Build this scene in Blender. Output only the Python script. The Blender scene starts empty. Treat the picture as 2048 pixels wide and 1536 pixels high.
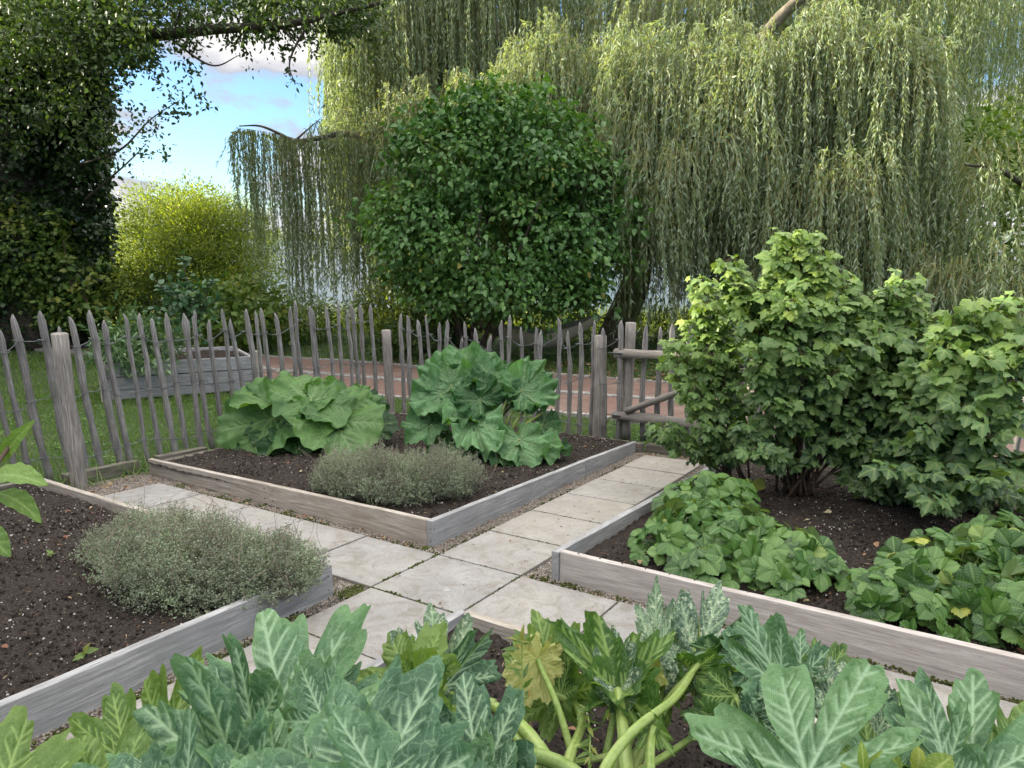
import bpy, math, random
import numpy as np
from mathutils import Vector
R = math.radians
rng = np.random.default_rng(7)
random.seed(7)
S = bpy.context.scene
COL = S.collection

# ------------------------------------------------------------------ camera, sky, sun, exposure
PITCH = 11.6; FPX = 1420.0; CAMH = 1.6; SLOPE = math.tan(R(4.35))
cam_d = bpy.data.cameras.new('camera'); cam = bpy.data.objects.new('camera', cam_d); COL.objects.link(cam)
cam_d.sensor_width = 36.0; cam_d.lens = 36.0 * FPX / 2048.0
cam.location = (0, 0, CAMH); cam.rotation_euler = (R(90 - PITCH), 0, 0)
cam_d.clip_start = 0.05; cam_d.clip_end = 6000
S.camera = cam
SUN_AZ = (-1.0, 0.17)      # horizontal direction towards the sun (left, a little beyond the garden)
SUN_EL = 23.0
az = Vector((SUN_AZ[0], SUN_AZ[1], 0)).normalized()
tosun = az * math.cos(R(SUN_EL)) + Vector((0, 0, math.sin(R(SUN_EL))))
sl = bpy.data.lights.new('sun', 'SUN'); sl.energy = 5.0; sl.angle = R(0.55); sl.color = (1.0, 0.90, 0.70)
so = bpy.data.objects.new('sun', sl); COL.objects.link(so)
so.rotation_euler = tosun.to_track_quat('Z', 'Y').to_euler(); so.location = (-20, -20, 30)
W = bpy.data.worlds.new('World'); S.world = W; W.use_nodes = True
wn = W.node_tree.nodes; wl = W.node_tree.links
for n in list(wn): wn.remove(n)
sky = wn.new('ShaderNodeTexSky'); sky.sky_type = 'NISHITA'; sky.sun_disc = False
sky.sun_elevation = R(SUN_EL); sky.sun_rotation = math.atan2(az.x, az.y)
sky.altitude = 50; sky.air_density = 1.0; sky.dust_density = 0.6; sky.ozone_density = 2.0
geo = wn.new('ShaderNodeTexCoord')
sep = wn.new('ShaderNodeSeparateXYZ'); wl.new(geo.outputs['Generated'], sep.inputs[0])
# cumulus: noise over the direction, flattened vertically
mp = wn.new('ShaderNodeMapping'); mp.inputs['Scale'].default_value = (1.0, 1.0, 2.3); mp.inputs['Location'].default_value = (8.3, 3.3, 2.1)
wl.new(geo.outputs['Generated'], mp.inputs['Vector'])
nz = wn.new('ShaderNodeTexNoise'); nz.inputs['Scale'].default_value = 3.6; nz.inputs['Detail'].default_value = 9; nz.inputs['Roughness'].default_value = 0.55
nz.inputs['Distortion'].default_value = 0.15
wl.new(mp.outputs[0], nz.inputs['Vector'])
low = wn.new('ShaderNodeMapRange'); low.inputs['From Min'].default_value = 0.0; low.inputs['From Max'].default_value = 0.30
low.inputs['To Min'].default_value = 0.12; low.inputs['To Max'].default_value = 0.0
wl.new(sep.outputs['Z'], low.inputs['Value'])
ad = wn.new('ShaderNodeMath'); ad.operation = 'ADD'; wl.new(nz.outputs['Fac'], ad.inputs[0]); wl.new(low.outputs[0], ad.inputs[1])
cr = wn.new('ShaderNodeMapRange'); cr.interpolation_type = 'SMOOTHSTEP'
cr.inputs['From Min'].default_value = 0.500; cr.inputs['From Max'].default_value = 0.575
wl.new(ad.outputs[0], cr.inputs['Value'])
sh = wn.new('ShaderNodeMapRange'); sh.inputs['From Min'].default_value = 0.56; sh.inputs['From Max'].default_value = 0.68
wl.new(ad.outputs[0], sh.inputs['Value'])
cc = wn.new('ShaderNodeMixRGB'); cc.inputs[1].default_value = (0.62, 0.64, 0.72, 1); cc.inputs[2].default_value = (1.2, 1.16, 1.13, 1)
wl.new(sh.outputs[0], cc.inputs[0])
sm = wn.new('ShaderNodeMixRGB'); sm.blend_type = 'MULTIPLY'; sm.inputs[0].default_value = 1.0
SKYK = 0.072
sm.inputs[2].default_value = (0.80, 1.0, 1.20, 1)
wl.new(sky.outputs[0], sm.inputs[1])
# unseen overhead cloud, added extra bright as fill for the shaded garden
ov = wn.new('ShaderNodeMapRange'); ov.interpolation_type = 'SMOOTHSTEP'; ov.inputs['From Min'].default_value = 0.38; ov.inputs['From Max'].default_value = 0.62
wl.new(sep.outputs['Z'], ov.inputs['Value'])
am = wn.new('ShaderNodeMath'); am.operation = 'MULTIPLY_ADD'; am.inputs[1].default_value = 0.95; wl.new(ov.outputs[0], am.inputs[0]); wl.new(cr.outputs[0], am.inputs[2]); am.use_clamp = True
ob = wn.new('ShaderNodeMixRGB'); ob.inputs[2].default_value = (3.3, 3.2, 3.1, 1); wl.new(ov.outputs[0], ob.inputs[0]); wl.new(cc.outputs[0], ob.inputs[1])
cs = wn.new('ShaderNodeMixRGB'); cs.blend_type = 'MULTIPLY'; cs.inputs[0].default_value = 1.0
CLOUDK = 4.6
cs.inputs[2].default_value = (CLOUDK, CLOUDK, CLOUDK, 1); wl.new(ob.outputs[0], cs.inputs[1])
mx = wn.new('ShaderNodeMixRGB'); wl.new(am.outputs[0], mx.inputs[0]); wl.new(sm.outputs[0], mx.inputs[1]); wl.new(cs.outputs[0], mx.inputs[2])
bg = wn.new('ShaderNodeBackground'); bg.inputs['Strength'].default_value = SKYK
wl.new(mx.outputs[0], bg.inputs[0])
wo = wn.new('ShaderNodeOutputWorld'); wl.new(bg.outputs[0], wo.inputs[0])
S.view_settings.view_transform = 'Standard'; S.view_settings.look = 'None'; S.view_settings.gamma = 1.0
S.view_settings.exposure = 1.6
S.render.engine = 'CYCLES'
cy = S.cycles
cy.max_bounces = 6; cy.diffuse_bounces = 4; cy.glossy_bounces = 2; cy.transmission_bounces = 4; cy.transparent_max_bounces = 4
cy.use_adaptive_sampling = True; cy.adaptive_threshold = 0.02
cy.sample_clamp_indirect = 4.0
cy.caustics_reflective = False; cy.caustics_refractive = False
cy.use_denoising = True
try: cy.denoiser = 'OPENIMAGEDENOISE'; cy.denoising_prefilter = 'ACCURATE'
except Exception: pass

# ------------------------------------------------------------------ helpers
def gz(x, y):
    """height of the lawn: the garden falls gently towards the lake, levels out, then drops at the shore"""
    y = np.asarray(y, float)
    z = np.where(y < -2, 2 * SLOPE, -SLOPE * y)
    z1 = -SLOPE * 10.5
    t = np.clip((y - 10.5) / 2.5, 0, 1)
    mid = z1 - SLOPE * 2.5 * (t - t * t / 2)
    z = np.where(y > 10.5, mid, z)
    s = np.clip((y - 20.0) / 4.0, 0, 1); s = s * s * (3 - 2 * s)
    return z - 1.3 * s
_p = R(PITCH)
def ray(px, py):
    x = (px - 1024) / FPX; u = -(py - 768) / FPX
    return np.array([x, math.cos(_p) + u * math.sin(_p), -math.sin(_p) + u * math.cos(_p)])
def at(px, py, Y):
    """the point seen at photo pixel (px, py) at forward distance Y"""
    d = ray(px, py); k = Y / d[1]
    return np.array([d[0] * k, Y, CAMH + d[2] * k])
def onground(px, py, h=0.0):
    d = ray(px, py); k = 0.5
    for _ in range(4000):
        p = d * k
        if CAMH + p[2] <= float(gz(p[0], p[1])) + h: break
        k += 0.01
    return np.array([p[0], p[1], float(gz(p[0], p[1])) + h])
P0 = np.array([-0.447, 4.019]); ANG = R(56.7)
DA = np.array([math.cos(ANG), math.sin(ANG)]); DB = np.array([-DA[1], DA[0]])
def gab(a, b, h=0.0):
    """garden axes: a runs along the path to the gate, b to the left"""
    q = P0 + a * DA + b * DB
    return np.array([q[0], q[1], float(gz(q[0], q[1])) + h])

def link(o, parent=None):
    COL.objects.link(o)
    if parent is not None: o.parent = parent
    return o
def tag(o, label=None, cat=None, group=None, kind=None):
    if label: o['label'] = label
    if cat: o['category'] = cat
    if group: o['group'] = group
    if kind: o['kind'] = kind
    return o
def empty(name, loc):
    o = bpy.data.objects.new(name, None); o.location = tuple(float(v) for v in loc); o.empty_display_size = 0.1
    return link(o)

class MB:
    """numpy mesh builder: vertices in world space, faces, per-vertex uv, rnd and vein values"""
    def __init__(s): s.v = []; s.f = {3: [], 4: []}; s.uv = []; s.r = []; s.g = []; s.n = 0; s.ng = []
    def add(s, v, faces, uv=None, rnd=0.5, vein=0.0):
        v = np.asarray(v, float).reshape(-1, 3); k = len(v)
        for f in (faces if isinstance(faces, list) else [faces]):
            f = np.asarray(f, int)
            if len(f): s.f[f.shape[1]].append(f + s.n)
        s.v.append(v)
        s.uv.append(np.zeros((k, 2)) if uv is None else np.asarray(uv, float).reshape(-1, 2))
        s.r.append(np.broadcast_to(np.asarray(rnd, float), (k,)) if np.ndim(rnd) == 0 else np.asarray(rnd, float))
        s.g.append(np.broadcast_to(np.asarray(vein, float), (k,)) if np.ndim(vein) == 0 else np.asarray(vein, float))
        s.n += k
    def ngon(s, idx, base): s.ng.append([i + base for i in idx])
    def build(s, name, mat, parent=None, smooth=True, bevel=0):
        me = bpy.data.meshes.new(name)
        V = np.concatenate(s.v) if s.v else np.zeros((0, 3))
        off = np.zeros(3)
        if parent is not None: off = np.array(parent.matrix_basis.translation if parent.parent is None else world_loc(parent))
        V = V - off
        me.vertices.add(len(V)); me.vertices.foreach_set('co', V.astype(np.float32).ravel())
        loops = []; tot = []
        for k in (3, 4):
            if s.f[k]:
                F = np.concatenate(s.f[k]); loops.append(F.ravel()); tot.append(np.full(len(F), k))
        for g in s.ng: loops.append(np.array(g)); tot.append(np.array([len(g)]))
        L = np.concatenate(loops); Tt = np.concatenate(tot)
        me.loops.add(len(L)); me.loops.foreach_set('vertex_index', L.astype(np.int32))
        me.polygons.add(len(Tt)); st = np.concatenate([[0], np.cumsum(Tt)[:-1]])
        me.polygons.foreach_set('loop_start', st.astype(np.int32))
        try: me.polygons.foreach_set('loop_total', Tt.astype(np.int32))
        except Exception: pass
        me.polygons.foreach_set('use_smooth', np.full(len(Tt), smooth, dtype=bool))
        me.update(calc_edges=True)
        UV = np.concatenate(s.uv); u = me.uv_layers.new(name='UVMap')
        u.data.foreach_set('uv', UV[L].astype(np.float32).ravel())
        a = me.attributes.new('rnd', 'FLOAT', 'POINT'); a.data.foreach_set('value', np.concatenate(s.r).astype(np.float32))
        a = me.attributes.new('vein', 'FLOAT', 'POINT'); a.data.foreach_set('value', np.concatenate(s.g).astype(np.float32))
        me.validate()
        me.materials.append(mat)
        o = bpy.data.objects.new(name, me); link(o, parent)
        if bevel:
            m = o.modifiers.new('bevel', 'BEVEL'); m.width = bevel; m.segments = 2; m.limit_method = 'ANGLE'
        return o
def world_loc(o):
    l = np.array(o.location)
    while o.parent is not None:
        o = o.parent; l = l + np.array(o.location)
    return l

def nrm(v): return v / np.maximum(np.linalg.norm(v, axis=-1, keepdims=True), 1e-9)
def scatter(mb, tpl, pos, ydir, nor, size, rnd=None):
    """place a leaf template (x side, y along the leaf, z up) at many places"""
    T, F, UV, VE = tpl
    pos = np.asarray(pos, float); n = len(pos)
    if n == 0: return
    y = nrm(np.asarray(ydir, float)); x = nrm(np.cross(y, nor)); z = np.cross(x, y)
    size = np.broadcast_to(np.asarray(size, float).reshape(-1, 1) if np.ndim(size) < 2 else size, (n, 3)) if np.ndim(size) < 2 else size
    M = T[None] * size[:, None, :]
    V = M[..., 0:1] * x[:, None] + M[..., 1:2] * y[:, None] + M[..., 2:3] * z[:, None] + pos[:, None]
    k = len(T)
    fs = [(f[None] + (np.arange(n) * k)[:, None, None]).reshape(-1, f.shape[1]) for f in F]
    r = rng.random(n) if rnd is None else rnd
    mb.add(V.reshape(-1, 3), fs, np.tile(UV, (n, 1)), np.repeat(r, k), np.tile(VE, n))

def grid_faces(nu, nv, wrap=False):
    i = np.arange(nu - 1)[:, None]; j = np.arange(nv if wrap else nv - 1)[None]
    a = i * nv + j; b = i * nv + (j + 1) % nv; c = (i + 1) * nv + (j + 1) % nv; d = (i + 1) * nv + j
    return np.stack([a, b, c, d], -1).reshape(-1, 4)
def tube(mb, pts, rad, sides=6, rnd=0.5, jitter=0.0, cap=True, flat=1.0, vs=1.0):
    pts = np.asarray(pts, float); n = len(pts); rad = np.broadcast_to(np.asarray(rad, float), (n,))
    t = nrm(np.gradient(pts, axis=0))
    ref = np.array([0, 0, 1.0]) if abs(t[:, 2]).mean() < 0.8 else np.array([0, 1.0, 0])
    x = nrm(np.cross(t, ref)); y = np.cross(t, x)
    an = np.linspace(0, 2 * np.pi, sides, endpoint=False)
    rr = rad[:, None] * (1 + jitter * (rng.random((1, sides)) * 1.4 - 0.7) + jitter * 0.4 * (rng.random((n, sides)) - .5))
    V = pts[:, None] + rr[..., None] * (np.cos(an)[None, :, None] * x[:, None] + flat * np.sin(an)[None, :, None] * y[:, None])
    L = np.concatenate([[0], np.cumsum(np.linalg.norm(np.diff(pts, axis=0), axis=1))])
    uv = np.stack([np.broadcast_to(L[:, None] * vs, (n, sides)), np.broadcast_to(an[None] / (2 * np.pi) * 2 * np.pi * rad.mean(), (n, sides))], -1)
    base = mb.n
    mb.add(V.reshape(-1, 3), grid_faces(n, sides, True)[:, ::-1], uv.reshape(-1, 2), rnd, np.repeat(np.linspace(0, 1, n), sides))
    if cap:
        mb.ngon(list(range(sides)), base); mb.ngon(list(range((n - 1) * sides, n * sides))[::-1], base)
def curve(pts, n=16):
    """smooth Catmull-Rom through points"""
    P = [np.asarray(p, float) for p in pts]
    if len(P) == 2: return np.linspace(P[0], P[1], n)
    P = [2 * P[0] - P[1]] + P + [2 * P[-1] - P[-2]]
    out = []; segs = len(P) - 3
    for i in range(segs):
        a, b, c, d = P[i:i + 4]
        m = max(2, n // segs)
        for t in np.linspace(0, 1, m, endpoint=(i == segs - 1)):
            out.append(0.5 * ((2 * b) + (-a + c) * t + (2 * a - 5 * b + 4 * c - d) * t * t + (-a + 3 * b - 3 * c + d) * t ** 3))
    return np.array(out)

# ------------------------------------------------------------------ materials
def new_mat(name):
    m = bpy.data.materials.new(name); m.use_nodes = True
    n = m.node_tree.nodes; l = m.node_tree.links
    for x in list(n): n.remove(x)
    out = n.new('ShaderNodeOutputMaterial'); p = n.new('ShaderNodeBsdfPrincipled'); l.new(p.outputs[0], out.inputs[0])
    return m, n, l, p, out
def attr(n, name):
    a = n.new('ShaderNodeAttribute'); a.attribute_name = name; return a.outputs['Fac']
def ramp(n, l, fac, stops):
    r = n.new('ShaderNodeValToRGB'); e = r.color_ramp.elements
    while len(e) < len(stops): e.new(0.5)
    for k, (p, c) in enumerate(stops): e[k].position = p; e[k].color = (*c, 1)
    if fac is not None: l.new(fac, r.inputs[0])
    return r.outputs[0]
def noise(n, l, scale, vec=None, detail=4, rough=0.6, sc=None, dist=0):
    t = n.new('ShaderNodeTexNoise'); t.inputs['Scale'].default_value = scale; t.inputs['Detail'].default_value = detail
    t.inputs['Roughness'].default_value = rough; t.inputs['Distortion'].default_value = dist
    if vec is None:
        c = n.new('ShaderNodeNewGeometry'); vec = c.outputs['Position']
    if sc:
        m = n.new('ShaderNodeMapping'); m.inputs['Scale'].default_value = sc; l.new(vec, m.inputs[0]); vec = m.outputs[0]
    l.new(vec, t.inputs['Vector']); return t.outputs['Fac']
def mix(n, l, fac, a, b, mode='MIX'):
    m = n.new('ShaderNodeMixRGB'); m.blend_type = mode
    for i, v in ((0, fac), (1, a), (2, b)):
        if isinstance(v, (int, float)): m.inputs[i].default_value = v
        elif isinstance(v, tuple): m.inputs[i].default_value = (*v, 1)
        else: l.new(v, m.inputs[i])
    return m.outputs[0]
def mrange(n, l, v, a, b, c=0.0, d=1.0):
    m = n.new('ShaderNodeMapRange'); l.new(v, m.inputs[0])
    for i, x in enumerate((a, b, c, d)): m.inputs[i + 1].default_value = x
    return m.outputs[0]
def bump(n, l, p, h, strength=0.4, dist=0.01):
    b = n.new('ShaderNodeBump'); b.inputs['Strength'].default_value = strength; b.inputs['Distance'].default_value = dist
    l.new(h, b.inputs['Height']); l.new(b.outputs[0], p.inputs['Normal'])
def leaf_mat(name, stops, vein=None, trans=0.35, rough=0.45, back=None, net=None, spots=None, tcol=None, bumpy=0, spec=0.4):
    m, n, l, p, out = new_mat(name)
    c = ramp(n, l, attr(n, 'rnd'), stops)
    nn = noise(n, l, 9.0, detail=3)
    c = mix(n, l, mrange(n, l, nn, 0.3, 0.7, 0, 1), mix(n, l, 1.0, c, (0.82, 0.86, 0.80), 'MULTIPLY'), mix(n, l, 1.0, c, (1.15, 1.12, 1.1), 'MULTIPLY'))
    if net:
        sc, col, wd, amt = net
        uv = n.new('ShaderNodeUVMap'); v = n.new('ShaderNodeTexVoronoi'); v.feature = 'DISTANCE_TO_EDGE'; v.inputs['Scale'].default_value = sc
        dn = n.new('ShaderNodeTexNoise'); dn.inputs['Scale'].default_value = 9; dn.inputs['Detail'].default_value = 3; l.new(uv.outputs[0], dn.inputs['Vector'])
        vm = n.new('ShaderNodeVectorMath'); vm.operation = 'MULTIPLY_ADD'; vm.inputs[1].default_value = (.12, .12, 0); l.new(dn.outputs['Color'], vm.inputs[0]); l.new(uv.outputs[0], vm.inputs[2])
        l.new(vm.outputs[0], v.inputs['Vector'])
        f = mrange(n, l, v.outputs['Distance'], 0.0, wd, amt, 0.0); c = mix(n, l, f, c, col)
    if vein: c = mix(n, l, attr(n, 'vein'), c, vein)
    if spots:
        sc, th, col = spots
        f = noise(n, l, sc, detail=5, rough=0.7); c = mix(n, l, mrange(n, l, f, th, th + 0.05, 0, 0.85), c, col)
    if back:
        g = n.new('ShaderNodeNewGeometry'); c = mix(n, l, g.outputs['Backfacing'], c, mix(n, l, 0.65, c, back))
    l.new(c, p.inputs['Base Color']); p.inputs['Roughness'].default_value = rough; p.inputs['Specular IOR Level'].default_value = spec
    t = n.new('ShaderNodeBsdfTranslucent')
    tc = mix(n, l, 1.0, c, tcol or (1.5, 1.55, 0.6), 'MULTIPLY'); l.new(tc, t.inputs['Color'])
    ms = n.new('ShaderNodeMixShader'); ms.inputs[0].default_value = trans
    l.new(p.outputs[0], ms.inputs[1]); l.new(t.outputs[0], ms.inputs[2]); l.new(ms.outputs[0], out.inputs[0])
    if bumpy:
        uv = n.new('ShaderNodeUVMap')
        h = noise(n, l, 14, uv.outputs[0], 4); bump(n, l, p, h, bumpy, 0.02)
    return m
def wood_mat(name, lo, mid, hi, crack=(0.05, 0.045, 0.04), scale=1.0, stain=0.35, green=None):
    m, n, l, p, out = new_mat(name)
    uv = n.new('ShaderNodeUVMap').outputs[0]
    f1 = noise(n, l, 9 * scale, uv, 6, 0.65, (0.35, 7.0, 1), 0.4)
    f2 = noise(n, l, 40 * scale, uv, 4, 0.6, (0.3, 9.0, 1))
    g = n.new('ShaderNodeNewGeometry')
    f3 = noise(n, l, 3.0, g.outputs['Position'], 5, 0.6)
    r = attr(n, 'rnd')
    c = ramp(n, l, f1, [(0.3, lo), (0.5, mid), (0.7, hi)])
    c = mix(n, l, mrange(n, l, f2, 0.40, 0.62, 0.35, 0.0), c, mix(n, l, 1.0, c, (0.45, 0.43, 0.42), 'MULTIPLY'))
    c = mix(n, l, mrange(n, l, f2, 0.30, 0.36, 0.8, 0.0), c, crack)
    c = mix(n, l, mrange(n, l, f3, 0.45, 0.65, 0.0, stain), c, lo)
    if green: c = mix(n, l, mrange(n, l, noise(n, l, 5.5, g.outputs['Position'], 5, 0.7), 0.5, 0.7, 0.0, 0.5), c, green)
    c = mix(n, l, mrange(n, l, r, 0, 1, 0.0, 0.35), c, mix(n, l, 1.0, c, (0.55, 0.53, 0.52), 'MULTIPLY'))
    l.new(c, p.inputs['Base Color']); p.inputs['Roughness'].default_value = 0.85; p.inputs['Specular IOR Level'].default_value = 0.2
    bump(n, l, p, mix(n, l, 0.5, f1, f2), 0.7, 0.006)
    return m
M = {}
M['board_warm'] = wood_mat('board_warm', (0.25, 0.215, 0.18), (0.41, 0.37, 0.32), (0.56, 0.52, 0.47), stain=0.4)
M['board_grey'] = wood_mat('board_grey', (0.215, 0.215, 0.215), (0.335, 0.34, 0.345), (0.50, 0.50, 0.50), stain=0.4)
M['board_pale'] = wood_mat('board_pale', (0.32, 0.285, 0.265), (0.47, 0.43, 0.40), (0.60, 0.57, 0.54), stain=0.3)
M['paling'] = wood_mat('paling', (0.115, 0.110, 0.108), (0.27, 0.26, 0.25), (0.50, 0.48, 0.455), scale=1.6, stain=0.45, green=(0.16, 0.17, 0.12))
M['log'] = wood_mat('log', (0.12, 0.11, 0.098), (0.29, 0.265, 0.24), (0.50, 0.47, 0.43), scale=1.5, stain=0.4)
M['sleeper'] = wood_mat('sleeper', (0.07, 0.065, 0.055), (0.17, 0.15, 0.125), (0.28, 0.26, 0.22), stain=0.5, green=(0.09, 0.10, 0.06))
def mat_simple(name, stops, scale=20, rough=0.9, b=0.4, bd=0.01, metal=0):
    m, n, l, p, out = new_mat(name)
    f = noise(n, l, scale, detail=7, rough=0.65)
    c = ramp(n, l, f, stops)
    c = mix(n, l, mrange(n, l, attr(n, 'rnd'), 0, 1, 0.0, 0.5), c, mix(n, l, 1.0, c, (0.6, 0.6, 0.6), 'MULTIPLY'))
    l.new(c, p.inputs['Base Color']); p.inputs['Roughness'].default_value = rough; p.inputs['Metallic'].default_value = metal
    p.inputs['Specular IOR Level'].default_value = 0.25
    bump(n, l, p, f, b, bd); return m
M['soil'] = mat_simple('soil', [(0.3, (0.010, 0.008, 0.007)), (0.5, (0.035, 0.027, 0.022)), (0.72, (0.075, 0.058, 0.048))], 60, 0.95, 1.0, 0.02)
M['bark'] = mat_simple('bark', [(0.3, (0.03, 0.025, 0.02)), (0.6, (0.09, 0.075, 0.06)), (0.75, (0.16, 0.14, 0.11))], 12, 0.9, 0.8, 0.03)
M['bark_pale'] = mat_simple('bark_pale', [(0.3, (0.10, 0.085, 0.06)), (0.6, (0.22, 0.19, 0.14)), (0.75, (0.32, 0.29, 0.22))], 8, 0.9, 0.8, 0.03)
M['twig'] = mat_simple('twig', [(0.3, (0.05, 0.035, 0.025)), (0.7, (0.13, 0.09, 0.065))], 40, 0.8, 0.2)
M['twig_willow'] = mat_simple('twig_willow', [(0.3, (0.16, 0.14, 0.05)), (0.7, (0.30, 0.26, 0.10))], 10, 0.7, 0.2)
M['wire'] = mat_simple('wire', [(0.3, (0.10, 0.11, 0.11)), (0.7, (0.22, 0.23, 0.24))], 60, 0.5, 0.2, metal=0.6)
M['stone'] = mat_simple('stone', [(0.3, (0.20, 0.185, 0.17)), (0.5, (0.36, 0.34, 0.31)), (0.7, (0.52, 0.49, 0.45))], 30, 0.8, 0.3)
M['pebble'] = mat_simple('pebble', [(0.3, (0.14, 0.11, 0.09)), (0.5, (0.30, 0.26, 0.22)), (0.7, (0.48, 0.44, 0.39))], 45, 0.85, 0.2)
M['white_stone'] = mat_simple('white_stone', [(0.3, (0.30, 0.28, 0.25)), (0.7, (0.62, 0.60, 0.56))], 45, 0.85, 0.2)

# ------------------------------------------------------------------ leaf templates
def tpl_simple(w=0.3, nseg=4, fold=0.25, droop=0.25, peak=0.45, uvs=1.0):
    """ovate leaf of length 1 from the origin along +y"""
    t = np.linspace(0, 1, nseg + 1)
    if peak == 0.5: wd = w * np.sin(np.pi * t) ** 0.9
    else: wd = w * (t / peak) ** 0.6 * np.where(t < peak, 1, 0) + np.where(t >= peak, w * (np.clip((1 - t) / (1 - peak), 0, 1)) ** 0.8, 0)
    wd[0] = 0; wd[-1] = 0
    z = -droop * t ** 2
    V = [(0, t[0], z[0])]; uv = [(0.5, 0)]; ve = [0.6]; F4 = []; F3 = []
    for i in range(1, nseg):
        V += [(-wd[i], t[i], z[i] + fold * wd[i]), (0, t[i], z[i]), (wd[i], t[i], z[i] + fold * wd[i])]; ve += [0, 0.6, 0]
    V.append((0, t[-1], z[-1])); ve.append(0.2)
    V = np.array(V, float)
    for i in range(1, nseg - 1):
        b = 1 + (i - 1) * 3
        F4 += [(b, b + 1, b + 4, b + 3), (b + 1, b + 2, b + 5, b + 4)]
    F3 = [(0, 2, 1), (0, 3, 2)]; b = 1 + (nseg - 2) * 3; e = len(V) - 1
    F3 += [(b, b + 1, e), (b + 1, b + 2, e)]
    return V, [np.array(F3)] + ([np.array(F4)] if F4 else []), V[:, :2] * uvs, np.array(ve)
def tpl_blade():
    V = np.array([(-.5, 0, 0), (.5, 0, 0), (.3, .6, -.05), (-.3, .6, -.05), (0, 1, -.18)], float)
    return V, [np.array([(3, 2, 4)]), np.array([(0, 1, 2, 3)])], V[:, :2], np.zeros(5)
def tpl_diamond(w=0.07, droop=0.05):
    V = np.array([(0, 0, 0), (w, .45, 0), (0, 1, -droop), (-w, .45, 0)], float)
    return V, [np.array([(0, 1, 2, 3)])], V[:, :2], np.zeros(4)
def outline_currant(th):
    # theta 0 = tip direction
    L = np.zeros_like(th) + 0.34
    for a, s, w in ((0, 1.0, .62), (1.0, .86, .58), (-1.0, .86, .58), (1.95, .66, .55), (-1.95, .66, .55)):
        d = np.abs((th - a + np.pi) % (2 * np.pi) - np.pi)
        L = np.maximum(L, s * (1 - 0.40 * np.clip(d / w, 0, 1.6)))
    L = L * (.35 + .65 * np.clip(np.abs((th - np.pi + np.pi) % (2 * np.pi) - np.pi) / .5, 0, 1))
    return L * (1 + 0.07 * np.abs(((th * 20 / np.pi) % 2) - 1) - 0.02)
def tpl_palm(outline, sect=36, rings=3, cup=0.25, wav=0.05, lobes=(0, 1.05, -1.05), seed=0):
    th = np.linspace(-np.pi, np.pi, sect, endpoint=False); rr = (np.arange(1, rings + 1) / rings)
    o = outline(th); X = []; 
    r0 = np.random.default_rng(seed); ph = r0.random(3) * 6.28
    V = [(0, 0.0, 0)]; ve = [1.0]
    for q in rr:
        x = np.sin(th) * o * q; y = np.cos(th) * o * q
        z = -cup * (o * q) ** 2 + wav * q * np.sin(5 * th + ph[0]) + wav * .6 * q * q * np.sin(9 * th + ph[1])
        dv = np.min([np.abs((th - a + np.pi) % (2 * np.pi) - np.pi) for a in lobes], axis=0) * q
        V += list(zip(x, y, z)); ve += list(np.exp(-(dv / 0.09) ** 2) * 0.7)
    V = np.array(V, float); k = np.arange(sect)
    F3 = np.stack([np.zeros(sect, int), 1 + (k + 1) % sect, 1 + k], -1)
    F4 = [np.stack([1 + i * sect + k, 1 + i * sect + (k + 1) % sect, 1 + (i + 1) * sect + (k + 1) % sect, 1 + (i + 1) * sect + k], -1) for i in range(rings - 1)]
    return V, [F3, np.concatenate(F4)], V[:, :2], np.array(ve)
def tpl_berry_leaf(seed=0):
    """toothed, pleated strawberry leaflet, length 1, base at the origin"""
    nl, nw = 17, 11
    t = np.linspace(0, 1, nl)[:, None]; s = np.linspace(-1, 1, nw)[None]
    w = 0.42 * np.where(t < .58, np.clip(t / .58, 0, 1) ** .62, np.sqrt(np.clip(1 - ((t - .58) / .43) ** 2, 0, 1)))
    x = w * s; k = (np.arange(nl) % 2)[:, None] * 2 - 1
    y = t - 0.10 * s ** 2 * t
    e = (np.abs(s) > .95)
    x = x + np.sign(s) * k * 0.036 * e; y = y + k * 0.02 * e
    z = 0.38 * np.abs(x) - 0.16 * t ** 2 - 0.55 * x ** 2 + 0.026 * np.cos(np.pi * np.arange(nl)[:, None]) * (np.abs(s) > 0.15) * (1 - .3 * np.abs(s))
    V = np.stack([x + 0 * t, y + 0 * x, z], -1).reshape(-1, 3)
    F = grid_faces(nl, nw)
    ve = (np.exp(-(s / 0.14) ** 2) * 0.8 + 0.45 * (np.arange(nl) % 2)[:, None] * (np.abs(s) > .2) * (np.abs(s) < .9)) * np.ones_like(t)
    return V, [F], V[:, :2], np.clip(ve, 0, 1).reshape(-1)
TP_LEAF = tpl_simple(0.30, 4, 0.25, 0.25)
TP_BROAD = tpl_simple(0.34, 5, 0.3, 0.3, 0.42)
TP_SMALL = tpl_simple(0.33, 3, 0.2, 0.15, 0.5)
TP_NARROW = tpl_simple(0.15, 5, 0.3, 0.35, 0.45)
TP_BLADE = tpl_blade(); TP_DIA = tpl_diamond(0.085); TP_IVY = tpl_diamond(0.42, 0.12)
TP_CUR = [tpl_palm(outline_currant, 40, 3, 0.30, 0.06, seed=i) for i in range(3)]
TP_STR = tpl_berry_leaf()
exec_parts = []

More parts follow.
